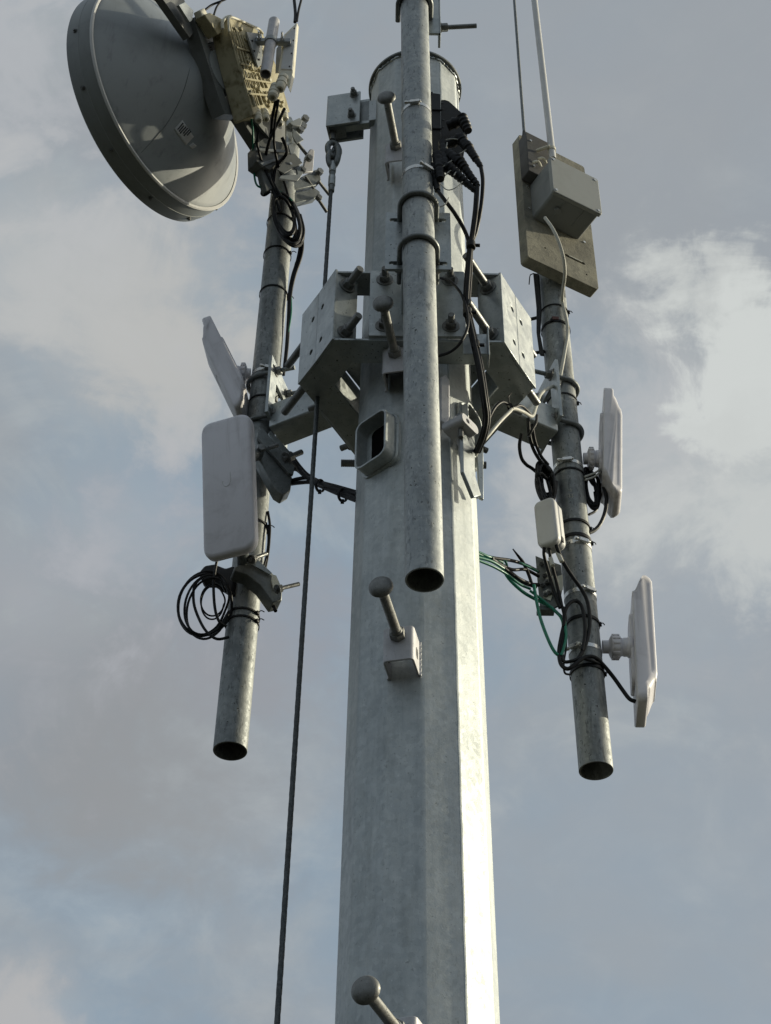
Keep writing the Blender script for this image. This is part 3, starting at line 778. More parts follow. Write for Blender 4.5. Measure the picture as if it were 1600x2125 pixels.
SLIM_Y = 3.33
def build_slim_radio():
    n = azd(-20); p0 = V((-.42, SLIM_Y, 6.8))
    t = thing('slim_radio', 'slim cream radio box standing upright at the right end of the dish equipment', 'radio', on(600, 120, p0, n))
    k = MB(); slab(k, [(589, 72), (616, 46), (607, 150), (599, 184), (588, 160), (577, 148)], p0, n, .022); body = k.build('casing', 'cream', t, .003)
    k = MB(); slab(k, [(592, 74), (614, 53), (606, 144), (582, 143)], p0+n*.004, n, .006); k.build('cover', 'ivory', t, .002)
    for x, y in ((611, 59), (609, 84), (605, 111), (601, 138)):
        k = MB(); c = on(x, y, p0+n*.005, n); k.cyl(c, c+n*.002, .0032, n=10); k.build('screw', 'ink', body)
    d = V((-.10, -.05, -1)).normalized()
    for x, y, L in ((588, 160, .085), (572, 180, .075)):
        k = MB(); c = on(x, y, p0+n*.012, n); gland(k, c, d, .0165, L); k.build('cable_gland', 'cream', t)
    return t
build_slim_radio()

def build_stub():
    Y = SLIM_Y-.03; a, b = at(569, 44, Y), at(551, 154, Y)
    t = thing('stub_pipe', 'short pale grey pipe stub with saddle clamp between the two radios', 'pipe stub', b)
    r = 17.5/pxm(b)*.5*1.35
    k = MB(); k.hollow(b, a, r, r-.0035, 40); k.build('pipe_body', 'paint', t, .0006)
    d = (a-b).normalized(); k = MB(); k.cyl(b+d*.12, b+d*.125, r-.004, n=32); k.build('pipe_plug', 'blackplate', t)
    c = b+d*((a-b).length*.60); s = MB(); s.hollow(c-d*.012, c+d*.012, r+.004, r, 40); s.box(c+V((.028, .0, 0))+V((r, 0, 0)), (.05, .02, .022)); s.box(c-V((.018, 0, 0))-V((r, 0, 0)), (.034, .02, .022)); sd = s.build('saddle_clamp', 'dish', t, .0015)
    for s in (-1, 1):
        k = MB(); q = c+V((s*(r+.022), -.012, 0)); k.cyl(q+V((0, .06, 0)), q-V((0, .03, 0)), .004, n=12); k.cyl(q, q-V((0, .008, 0)), .009, n=6); k.build('bolt', 'bright', sd)
    k = MB(); slab(k, [(592, 74), (600, 84), (592, 148), (572, 150), (574, 100)], V((-.42, SLIM_Y+.05, 6.8)), azd(15), .006); k.build('holder_plate', 'frame', t, .001)
build_stub()

# bracket pieces and threaded rods that clamp the dish to the left pipe
def build_dish_clamp():
    t = thing('dish_clamp', 'dark folded steel clamp with long bolts holding the dish bracket to the pipe top', 'clamp', at(600, 330, YS))
    n = (V((.55, -.80, -.1))).normalized()
    def P(Y): return V((-.39, Y, 6.3))
    k = MB(); slab(k, [(531, 298), (548, 286), (604, 300), (611, 322), (578, 336), (560, 352), (546, 344), (532, 334)], P(3.60), n, .06); k.build('clamp_body', 'frame', t, .002)
    k = MB(); slab(k, [(531, 306), (606, 312), (606, 317), (532, 312)], P(3.60)+n*.006, n, .008); slab(k, [(540, 338), (580, 326), (581, 331), (546, 344)], P(3.60)+n*.006, n, .008); k.build('clamp_rib', 'dish', t, .001)
    k = MB(); slab(k, [(540, 344), (572, 340), (566, 392), (553, 396), (546, 372)], P(3.62), n, .03); k.build('clamp_jaw', 'frame', t, .002)
    k = MB(); slab(k, [(598, 300), (616, 296), (609, 322), (624, 330), (621, 352), (586, 348), (604, 322)], P(3.575), n, .006); k.build('folded_plate', 'dish', t, .001)
    k = MB(); slab(k, [(576, 352), (596, 322), (612, 318), (628, 338), (590, 360)], P(3.57), n, .005); k.build('folded_plate', 'frame', t, .001)
    k = MB(); slab(k, [(583, 364), (618, 362), (616, 348), (628, 342), (629, 360), (618, 375), (580, 370)], P(3.565), n, .01); k.build('folded_plate', 'dish', t, .001)
    k = MB(); slab(k, [(604, 378), (655, 352), (664, 356), (666, 374), (660, 383), (606, 395)], P(3.70), n, .035); k.build('channel_clamp', 'dark', t, .0015)
    k = MB(); slab(k, [(602, 402), (655, 391), (664, 398), (664, 404), (658, 410), (602, 424)], P(3.70), n, .035); k.build('channel_clamp', 'dark', t, .0015)
    k = MB(); slab(k, [(634, 324), (644, 309), (651, 309), (653, 314), (650, 356), (628, 358)], P(3.585), n, .012); k.build('upright_tab', 'paint', t, .003)
    k = MB(); slab(k, [(594, 242), (604, 242), (612, 258), (604, 308), (594, 302)], P(3.58), n, .008); k.build('upright_tab', 'plate', t, .001)
    k = MB(); slab(k, [(600, 254), (622, 244), (628, 250), (624, 262), (608, 260)], P(3.55), n, .03); k.build('hook_block', 'dish', t, .002)
    k = MB(); slab(k, [(607, 266), (631, 290), (616, 298), (608, 284)], P(3.56), n, .004); k.build('folded_plate', 'dark', t, .001)
    for a, b, r in (((630, 258), (608, 262), .012), ((612, 290), (642, 328), .0065), ((661, 376), (683, 404), .0062), ((658, 410), (678, 440), .0062), ((634, 366), (658, 402), .005)):
        yy = 3.69 if a[1] > 360 else 3.585; p, q = on(*a, P(yy), n), on(*b, P(yy+.03), n); k = MB(); k.cyl(p, q, r, n=14); k.build('bolt', 'bolt', t)
    for x, y, r in ((626, 262, .017), (632, 248, .015), (622, 271, .014), (640, 330, .013), (627, 355, .011), (662, 358, .014), (660, 412, .012)):
        k = MB(); c = on(x, y, P(3.69 if x > 655 else 3.575), n); k.cyl(c-n*.004, c+n*.014, r, n=6); k.build('nut', 'bolt', t, .001)
    k = MB(); c = on(603, 340, P(3.568), n); k.cyl(c, c+n*.003, .0055, n=12); k.build('rivet', 'bright', t)
build_dish_clamp()

# ------------------------------------------------------------------ panel antennas
PW, PH, PD = .158, .455, .061
def build_panel(tail=True):
    """local: x width, z height, -y the way it looks; y=0 the back. The lower end has the long tail on its back."""
    t = thing('panel_antenna', 'x', 'panel antenna', (0, 0, 0), 'white panel antennas on the side pipes')
    h = PH/2
    def sc(z0, z1, d0, d1, n=10): return [(-(d0+(d1-d0)*k/n), z0+(z1-z0)*(.5-.5*cos(pi*k/n))) for k in range(n+1)]
    if tail:
        prof = [(0, -h+.004), (-.003, -h)] + [(-.026, -h), (-.031, -h+.005)] + sc(-h+.034, -h+.078, .0325, PD-.004, 12) + [(-PD+.001, -h+.096), (-PD, -h+.104)]
        prof += [(-PD, h-.014), (-PD+.006, h-.004), (-PD+.018, h)] + [(-.042, h), (-.034, h-.004)] + [(d, z) for d, z in sc(h-.012, h-.064, .032, .004, 10)] + [(-.001, h-.066), (0, h-.074)]
    else:
        prof = [(-.016, -h+.012), (-.020, -h+.004), (-.026, -h), (-PD+.014, -h), (-PD+.004, -h+.004), (-PD, -h+.014), (-PD, h-.014), (-PD+.004, h-.004), (-PD+.014, h), (-.026, h), (-.020, h-.004), (-.016, h-.012)]
    rc, rb = (.024 if tail else .034), .013
    xs = sorted(set([round(s*(PW/2-rb+rb*sin(rad(a))), 5) for s in (-1, 1) for a in (0, 18, 36, 54, 72, 90)] + [round(s*(PW/2-rc+rc*sin(rad(a))), 5) for s in (-1, 1) for a in (0, 12, 24, 36, 48)] + [0.0]))
    vs = []; m = len(prof); d0, d1 = max(p[0] for p in prof), min(p[0] for p in prof)
    for x in xs:
        k = max(0.0, abs(x)-(PW/2-rc)); dl = rc-math.sqrt(max(rc*rc-k*k, 0))
        e = max(0.0, abs(x)-(PW/2-rb)); de = rb-math.sqrt(max(rb*rb-e*e, 0))
        for d, z in prof:
            zz = z - math.copysign(dl*min(1.0, abs(z)/(h-.11)) if abs(z) > h-.12 else 0.0, z)
            u = (d-d0)/(d1-d0)
            fr_ = max(0.0, min(1.0, (-d-.033)/(PD-.033))) if tail else 0.0
            vs.append(V((x*(1-.26*fr_), (d + de*(u*1.0 - .25*(1-u)))*(1 if tail else .8), zz)))
    fs = []
    for j in range(len(xs)-1): fs += [(j*m+i, j*m+(i+1) % m, (j+1)*m+(i+1) % m, (j+1)*m+i) for i in range(m)]
    fs += [tuple(reversed(range(m))), tuple(range((len(xs)-1)*m, len(xs)*m))]
    mb = MB(); mb.add(vs, fs); sh = mb.build('shell', 'white', t, sharp=50)
    if not tail:
        b = MB(); b.prism(rrect(PW-.012, PH-.05, .03), frame(V((0, -.018, -.0)), V((-1, 0, 0)), Z3, V((0, 1, 0))), .018); b.build('back_shell', 'white', t, .004)
    b = MB(); b.prism(rrect(.10, .25, .03), frame(V((0, -.003 if tail else 0, -.02)), V((-1, 0, 0)), Z3, V((0, 1, 0))), .012); b.build('back_boss', 'white', t, .004)
    EM = -PD*(1 if tail else .8)-.0001
    e = MB(); e.tube([V((.013, EM, .035)), V((.013, EM, .004)), V((.006, EM, -.007)), V((-.004, EM, -.007)), V((-.011, EM, .004)), V((-.011, EM, .012))], .0012, 5, False, 4); e.build('moulded_emblem', 'ivory', sh)
    return t
def ball_joint(t, p0, p1):
    """ribbed swivel between a pipe clamp and a panel"""
    d = (p1-p0).normalized(); L = (p1-p0).length; k = MB()
    k.lathe([(.019, 0), (.019, L*.22), (.024, L*.24), (.0335, L*.30), (.0355, L*.44), (.033, L*.60), (.027, L*.64), (.0255, L*.70), (.0275, L*.74), (.0275, L*.86), (.031, L*.90), (.031, L)], p0, d, n=40)
    j = k.build('ball_joint', 'white', t, .0006, sharp=30); R = basis(d); rb = MB()
    for i in range(14):
        a = 2*pi*i/14; o = R @ V((cos(a), sin(a), 0)); c = p0+d*L*.45+o*.0355
        rb.box(c, (.005, .008, L*.24), M((o, d.cross(o), d)).transposed())
    rb.build('grip_ribs', 'white', j, .0008)
def panel_at(t, c, az, down, roll=0.0, flip=False):
    Rm = M.Rotation(rad(az), 4, 'Z') @ M.Rotation(rad(down), 4, 'X') @ M.Rotation(rad(roll), 4, 'Y')
    if flip: Rm = Rm @ M.Rotation(pi, 4, 'Y')
    return M.Translation(c) @ Rm
PAN, PANF = build_panel(), build_panel(False)
PAN_P = (
    # centre of the back, azimuth, downtilt, roll, upside down, label, pipe clamp pixel
    (at(486, 770, 3.70), -97, 22, 0, True, 'white panel antenna tilted steeply, upper one on the left pipe', (563, 762)),
    (at(485, 1020, 3.47), -22, 13, 0, False, 'broad white panel antenna facing forward, lower one on the left pipe', None),
    (at(1249, 938, 3.74), 87, 5, 0, True, 'white panel antenna edge-on at the right, upper one on the right pipe', (1180, 950)),
    (at(1313, 1347, 3.74), 86, 3, 0, False, 'white panel antenna at far right, lowest one, with a cable in its tail', (1226, 1336)))
PANELS = []
for i, (c, az, dn, rl, fl, lb, cl_) in enumerate(PAN_P):
    mt = panel_at(PAN, c, az, dn, rl, fl)
    PANELS.append((PAN if i == 0 else PANF if i == 1 else dup(PAN, None, lb), mt))
    PANELS[-1][0]['label'] = lb
for (o, mt) in PANELS: o.matrix_basis = mt
for i, (zz, sgn, clp, az) in enumerate(((.5, -1, (563, 764), 15), (None, 0, None, 0), (.5, 1, (1182, 955), -10), (.5, 1, (1226, 1337), -40))):
    if clp is None: continue
    o, mt = PANELS[i]
    pc = at(clp[0], clp[1], YS-PR)
    on_ = on_l(pc.z) if sgn < 0 else on_r(pc.z)
    d_ = DL if sgn < 0 else DR
    jz = {0: (497, 776), 2: (1228, 952), 3: (1284, 1343)}[i]
    tgt = at(jz[0], jz[1], YS)
    n = mt.to_3x3() @ V((0, -1, 0))
    side = V((sgn, 0, 0))
    start = on_ + side*(PR+.004); start.z = tgt.z
    # from the pipe to the plane of the panel's back
    den = side.dot(n); s = (mt.translation-start).dot(n)/den
    s = min(max(s, .06), .2)
    ball_joint(o, start, start+side*(s-.006))
    hose_clamp('hose_clamp', on_, d_, PR, az, ('steel hose clamp holding the upper left panel', '', 'steel hose clamp at the arm end holding the upper right panel', 'steel hose clamp holding the lowest right panel')[i])

# ------------------------------------------------------------------ plywood board, block, junction box and masts on the right pipe
BN = azd(29); BX = V((cos(rad(29)), sin(rad(29)), 0)); BP = V((.57, 3.60, 0))
def bq(s, z, d=0.0):      # point of the board's front plane: s along it, z height, d out of it
    return BX*s + BN*(BP.dot(BN)+d) + Z3*z
def build_board():
    t = thing('plywood_board', 'weathered thick plywood board with rounded corners fixed to the right pipe', 'board', bq(2.28, 5.99))
    F = frame(bq(2.278, 6.338), BX, Z3, BN)
    mb = MB(); mb.prism(rrect(.293, .71, .012, 4), F @ M.Translation((0, 0, -.045)), .045, [slot(.085, .012, .055, -.245), circ(.0035, -.07, -.26, 10), circ(.0035, .10, -.30, 10)]); mb.build('board_panel', 'wood', t, .002)
    k = MB(); k.box(F @ V((.058, -.243, .001)), (.055, .004, .004), M((BX, Z3, BN)).transposed()); k.build('slot_strap', 'greyc', t)
    for sx, sy in ((-.125, .05), (-.125, -.075), (.105, -.12)):
        k = MB(); c = F @ V((sx, sy, 0)); k.cyl(c-BN*.002, c+BN*.003, .005, n=12); k.build('screw', 'bright', t)
    return t
build_board()
def build_block():
    D = .05
    a, b, c, d = (on(x, y, BP+BN*D, BN) for x, y in ((1091, 272.5), (1130, 291), (1122, 363.5), (1101, 355)))
    w = (b-a).dot(BX)
    s0, s1, z0, z1 = a.dot(BX), a.dot(BX)+.105, c.z-.005, a.z
    t = thing('spacer_block', 'dark grey block on the board behind the white mast foot', 'block', bq((s0+s1)/2, z0))
    F = frame(bq((s0+s1)/2, (z0+z1)/2), BX, Z3, BN)
    mb = MB(); mb.prism(rrect(s1-s0, z1-z0, .004, 2), F @ M.Translation((0, 0, .0005)), D-.0005); mb.build('block_body', 'slab', t, .002)
    for x, y in ((-.035, .07), (.03, -.075), (-.03, -.08)):
        k = MB(); c = F @ V((x, y, D)); k.cyl(c, c+BN*.004, .005, n=12); k.build('screw', 'bright', t)
    return t
build_block()
def build_jbox():
    t = thing('junction_box', 'grey plastic junction box with four lid screws on the plywood board', 'junction box', bq(2.26, 6.21))
    F = frame(bq(2.262, 6.312), BX, Z3, BN); D = .137
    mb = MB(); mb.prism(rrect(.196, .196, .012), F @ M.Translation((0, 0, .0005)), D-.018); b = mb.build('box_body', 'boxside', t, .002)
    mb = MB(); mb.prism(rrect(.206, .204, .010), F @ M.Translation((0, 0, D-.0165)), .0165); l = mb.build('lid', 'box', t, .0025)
    for sx in (-1, 1):
        for sy in (-1, 1):
            k = MB(); c = F @ V((sx*.089, sy*.088, D)); k.cyl(c-BN*.001, c+BN*.0022, .0058, n=14); k.build('lid_screw', 'bright', l)
    for sx in (-1, 1):
        k = MB(); k.box(F @ V((sx*.04, -.0985, .075)), (.003, .003, .075), M((BX, Z3, BN)).transposed()); k.build('mould_rib', 'boxside', b)
    k = MB(); c = F @ V((-.045, -.098, .075)); k.cyl(c, c-Z3*.012, .012, n=20); k.build('cable_grommet', 'boxside', t, .001)
    return t
build_jbox()
def build_mast():
    p0 = on(1147, 330, BP+BN*.085, BN); Y = p0.y
    t = thing('antenna_mast', 'thin white tube mast rising from the board out of the picture', 'mast', p0)
    top = p0 + Z3*2.6
    q = at(1109, 0, Y+.0); d = (q-p0).normalized()
    k = MB(); k.hollow(p0, p0+d*3.0, .0125, .0105, 28); k.build('tube', 'ivory', t)
    s = MB(); c = p0+d*.055; s.hollow(c-d*.008, c+d*.008, .0155, .0125, 28); s.tube([c+BN*.010-BX*.014, c-BX*.03-BN*.01, c-BX*.045-BN*.03], .007, 10, False, 4); s.build('saddle_clip', 'cream', t, .001)
    for x, y, w_ in ((1113, 343, .02), (1124, 336, .02)):
        k = MB(); c = on(x, y, BP+BN*.056, BN); k.tube([c-BX*.018+BN*.004, c+BN*.012+Z3*.008, c+BX*.018+BN*.003], .005, 8, False, 4); k.build('saddle_clip', 'cream', t)
    p0 = on(1088, 280, BP+BN*.02, BN)
    t = thing('whip_antenna', 'slender dark whip rod rising beside the white mast', 'whip antenna', p0)
    q = at(1067, -2, p0.y); d = (q-p0).normalized()
    k = MB(); k.cyl(p0-d*.05, p0+d*3.0, .0058, .0050, n=16); k.build('rod', 'dark', t)
    k = MB(); k.lathe([(.0105, -.06), (.0105, -.01), (.008, .0), (.0062, .02), (.006, .022)], p0, d, n=20); k.build('base', 'slab', t)
build_mast()
mb = MB(); cab(mb, [(1131, 452, 3.46), (1146, 473, 3.44), (1160, 503, 3.45), (1170, 540, 3.48), (1172, 572, 3.53), (1168, 602, 3.60), (1167, 625, 3.655), (1171, 645, 3.657), (1178, 685, 3.668), (1172, 730, 3.668), (1164, 775, 3.668), (1161, 797, 3.665)], .0058, 10)
one(mb, 'pale_cable', 'greyc', 'thin pale cable curving from the junction box down the right pipe', 'cable')
# dark strap standing off the left side of the right pipe
def build_strap():
    t = thing('strap_bracket', 'black flat strap on two stand-off pins left of the board pipe', 'bracket', at(1118, 735, 3.70))
    k = MB(); slab(k, [(1106, 566), (1117, 568), (1122, 640), (1119, 690), (1128, 735), (1119, 734), (1113, 690), (1113, 640)], V((.48, 3.69, 5.5)), azd(-25), .012); k.build('strap', 'blackplate', t, .001)
    k = MB(); k.cyl(at(1095, 664, 3.70), at(1116, 659, 3.69), .006, n=12); k.build('pin', 'blackplate', t)
    k = MB(); k.cyl(at(1108, 733, 3.70), at(1130, 729, 3.70), .006, n=12); k.build('pin', 'blackplate', t)
    k = MB(); k.tube([at(1106, 568, 3.69), at(1100, 572, 3.68), at(1098, 590, 3.68)], .002, 6, False, 5); k.build('loose_end', 'black', t)
build_strap()

# ------------------------------------------------------------------ pulley bracket, shackle and wire rope
def build_rope():
    n = azd(-11); x = V((cos(rad(-11)), sin(rad(-11)), 0)); p0 = V((-.20, 3.37, 6.5)); R = M((x, -n, Z3)).transposed()
    a, b = on(676, 261.4, p0, n), on(748, 188.6, p0, n)
    c = (a+b)/2; w, h = abs((b-a).dot(x)), abs(b.z-a.z)
    t = thing('pulley_bracket', 'folded zinc box bracket bolted to a lug at the upper left of the pole', 'bracket', V((c.x, c.y, a.z)))
    D = .078
    k = MB(); k.box(c-n*.004, (w, .008, h), R); k.build('front_plate', 'plate', t, .0015)
    k = MB(); k.box(c-n*(D-.004), (w, .008, h), R); k.build('back_plate', 'plate', t, .0015)
    k = MB(); k.box(c-n*D/2-x*(w/2-.004), (.008, D-.0165, h), R); k.build('end_plate', 'plate', t, .0015)
    k = MB(); k.box(c-n*D/2-Z3*(h/2-.012)-x*(w*.25-.006), (w*.46, D-.0165, .008), R); bp = k.build('bottom_plate', 'dark', t, .001)
    k = MB(); k.box(c-n*D*.5+x*(w*.30), (w*.9, .028, h*.80), R); k.box(c-n*D*.5+x*(w*.70), (.10, .028, h*.66), R); lug = k.build('pole_lug', 'plate', t, .002)
    for px, py in ((735, 197), (730, 240)):
        k = MB(); q = on(px, py, p0, n); k.nut(q, n, .022, .014, .016); k.cyl(q+n*.014, q+n*.030, .0075, n=14); k.build('bolt', 'bolt', t, .001)
    q = on(693, 268, p0-n*D*.5, n)
    s = thing('shackle', 'dark bow shackle and thimble hanging under the box bracket', 'shackle', q)
    e = at(690, 288, q.y)
    k = MB(); k.cyl(V((e.x, q.y, e.z+.06)), V((e.x, q.y, e.z-.01)), .011, n=16); k.build('swivel_pin', 'bolt', s)
    def loop(cx, cy, rx, rz, ang, r, nm):
        cc = at(cx, cy, q.y); A = V((cos(rad(ang)), sin(rad(ang)), 0)); k = MB()
        k.tube([cc + A*(rx*cos(a)) + Z3*(rz*sin(a)) for a in [2*pi*i/16 for i in range(16)]], r, 12, True, 3); k.build(nm, 'dark', s)
    loop(692, 311, .022, .040, 25, .0105, 'bow')
    loop(696, 324, .017, .050, -50, .0105, 'bow')
    loop(689, 331, .017, .042, 40, .0095, 'thimble')
    rx = at(690, 345, q.y)
    top = V((rx.x, q.y, rx.z))
    w_ = thing('wire_rope', 'dark steel wire rope hanging straight down left of the pole', 'rope', V((top.x, top.y, 0)))
    bot = at(575, 2125, q.y); d = (bot-top).normalized(); Lr = (top.z-.6)/-d.z
    vs = []; fs = []; N = int(Lr/.007); m = 18; B = basis(d)
    for i in range(N+1):
        z = Lr*i/N; tw = z/.085*2*pi/1.0
        for j in range(m):
            th = 2*pi*j/m; r = .0056+.0015*abs(cos(3*(th+tw/3)))
            vs.append(top + d*z + B @ V((r*cos(th), r*sin(th), 0)))
    for i in range(N): fs += [(i*m+j, i*m+(j+1) % m, (i+1)*m+(j+1) % m, (i+1)*m+j) for j in range(m)]
    k = MB(); k.add(vs, fs); k.build('rope_strands', 'rope', w_, sharp=70)
    for y0, y1, mt in ((338, 358, 'greyc'), (358, 366, 'dark'), (366, 386, 'greyc'), (386, 398, 'dark')):
        pa, pb = at(691-(y0-338)*.06, y0, q.y), at(691-(y1-338)*.06, y1, q.y)
        k = MB(); k.cyl(pa, pb, .0125 if mt == 'greyc' else .0105, n=18); k.build('ferrule' if mt == 'greyc' else 'rope_clip', 'plate' if mt == 'greyc' else mt, w_, .003)
build_rope()

# ------------------------------------------------------------------ arrester plate with boots beside the front pipe
def build_arrester():
    n = azd(12); P = V((.14, 2.99, 6.0))
    t = thing('arrester_plate', 'black bracket plate crowded with cable connectors beside the front pipe', 'arrester', at(905, 310, 2.99))
    k = MB(); slab(k, [(894, 190), (898, 190), (899, 193), (914, 195), (916, 316), (898, 316)], P, n, .012); k.build('strip', 'blackplate', t, .001)
    k = MB(); slab(k, [(916, 207), (924, 207), (932, 210), (969, 244), (973, 262), (966, 300), (960, 338), (917, 338)], P-n*.004, n, .008); pl = k.build('plate', 'blackplate', t, .001)
    for x, y in ((918, 214), (919, 227), (920, 249), (920, 264)):
        k = MB(); c = on(x, y, P-n*.004, n); k.cyl(c, c+n*.0015, .004, n=12); k.build('bolt_hole', 'ink', pl)
    for y in (229, 268):
        k = MB(); a, b = on(897, y, P, n), on(916, y+1, P, n); k.cyl(a+n*.003, b+n*.003, .0032, n=8); k.build('tie_band', 'black', t)
    def boot(x0, y0, x1, y1, r0, r1, Y0=2.96, Y1=2.96, ribs=7):
        a, b = at(x0, y0, Y0), at(x1, y1, Y1); L = (b-a).length; prof = []
        for i in range(ribs):
            u, v = i/ribs, (i+.55)/ribs; ra, rb = r0+(r1-r0)*u, r0+(r1-r0)*v
            e_ = random.uniform(.95, 1.15); prof += [(ra*e_, L*u), (ra*e_*1.01, L*(u+v)/2), (rb*.89, L*v+.0005), (rb*.90, L*(i+1)/ribs-.0005)]
        k = MB(); k.lathe(prof, a, b-a, n=20); k.build('connector_boot', 'black', t, sharp=30)
    boot(928, 262, 966, 246, .016, .020, 2.97, 2.95, 3); boot(958, 244, 972, 272, .017, .013, 2.95, 2.95, 4)
    boot(926, 302, 962, 284, .015, .019, 2.97, 2.95, 3); boot(956, 286, 970, 308, .018, .014, 2.95, 2.95, 4)
    boot(968, 300, 998, 346, .016, .008, 2.95, 2.95, 8)
    boot(948, 328, 992, 386, .017, .008, 2.95, 2.96, 9)
    boot(930, 346, 988, 398, .018, .008, 2.95, 2.97, 9)
    boot(918, 296, 924, 345, .013, .015, 2.965, 2.955, 5); boot(908, 322, 914, 372, .016, .013, 2.96, 2.95, 6)
    boot(900, 345, 908, 396, .014, .010, 2.97, 2.965, 6); boot(930, 318, 952, 338, .018, .016, 2.955, 2.95, 4)
    boot(912, 338, 938, 356, .017, .015, 2.96, 2.955, 4)
    for pts in ([(928, 296, 2.95), (925, 318, 2.95), (938, 322, 2.945), (955, 318, 2.945), (968, 310, 2.945)], [(910, 352, 2.95), (925, 342, 2.945), (942, 330, 2.945)],
                [(922, 366, 2.95), (935, 354, 2.945), (948, 352, 2.945), (942, 364, 2.945)], [(914, 382, 2.96), (928, 394, 2.95), (945, 390, 2.945), (960, 377, 2.95)],
                [(912, 430, 2.97), (924, 424, 2.965), (931, 410, 2.96)], [(925, 290, 2.95), (940, 288, 2.945), (952, 290, 2.945)]):
        k = MB(); cab(k, pts, .0018, 6); k.build('ground_wire', 'greyc', t)
build_arrester()
for (y, lb, az) in ((196, 'upper steel hose clamp round the front pipe, at the arrester plate', -8), (326, 'lower steel hose clamp round the front pipe, under the arrester plate', 35)):
    c = on_m(at(862, y+18, YM-PR).z); hose_clamp('hose_clamp', c, DM, PR, az, lb, .015)

# black feeder bundle down to the collar
def cable(name, label, runs, mat='black', group=None, cat='cable'):
    """one bundle: a thing of its own, each run a part"""
    if len(runs) == 1:
        k = MB(); cab(k, runs[0][0], runs[0][1], 10); return one(k, name, mat, label, cat, group)
    t = thing(name, label, cat, at(*runs[0][0][-1]), group)
    for r in runs:
        k = MB(); cab(k, r[0], r[1], 10); k.build('cable_run', r[2] if len(r) > 2 else mat, t)
    return t
low = [(972, 570, 3.06), (969, 620, 3.08), (971, 650, 3.09), (982, 700, 3.10), (996, 765, 3.11), (1005, 825, 3.14), (1010, 868, 3.18), (1003, 905, 3.22), (990, 938, 3.28)]
def off(pts, dx, dy=0, dY=0.0): return [(x+dx, y+dy, Y+dY) for x, y, Y in pts]
cable('feeder_bundle', 'bundle of black feeder cables dropping from the arrester plate past the collar', [
    ([(998, 346, 2.95), (1002, 378, 2.96), (998, 430, 2.99), (988, 480, 3.02), (979, 508, 3.03)] + off(low, 4), .0062),
    ([(991, 386, 2.96), (988, 440, 2.99), (981, 490, 3.02), (977, 510, 3.03)] + off(low, 0, 0, -.01), .0062),
    ([(988, 398, 2.97), (985, 440, 2.99), (978, 492, 3.02), (974, 512, 3.03)] + off(low, -4, 0, .006), .0062),
    ([(908, 396, 2.965), (922, 414, 2.97), (945, 445, 2.99), (965, 480, 3.02), (973, 510, 3.035)] + off(low, 1, 0, .012), .0060)])
for x, y, Y, r, lb in ((977, 509, 3.03, .014, 'upper black clip round the feeder cables beside the slotted plate'), (970, 648, 3.085, .013, 'black clip round the feeder cables in front of the collar'), (987, 716, 3.10, .012, 'black clip round the feeder cables at the collar bottom flange')):
    p = at(x, y, Y); k = MB(); k.lathe([(r*.8, -.014), (r, -.012), (r, .012), (r*.8, .014)], p, Z3, n=18); k.box(p+V((r+.006, 0, 0)), (.014, .008, .008)); one(k, 'cable_clip', 'black', lb, 'cable clip', 'clips on the feeder cables', .001)
cable('loop_cable', 'single black cable bowing out in a loop over the collar bracket', [([(914, 577, 3.12), (935, 584, 3.09), (957, 610, 3.07), (969, 645, 3.07), (970, 680, 3.07), (955, 712, 3.08), (935, 730, 3.11), (910, 739, 3.14)], .0042)])
k = MB(); 
tc = thing('cable_bracket', 'small zinc angle carrying the feeder cables on the collar bottom flange', 'bracket', at(985, 750, 3.16))
k.box(at(988, 715, 3.155), (.075, .006, .085)); k.build('angle_plate', 'plate', tc, .001)
k = MB(); k.box(at(1012, 705, 3.13)-V((0, 0, .03)), (.004, .05, .12)); k.build('angle_fin', 'plate', tc, .001)

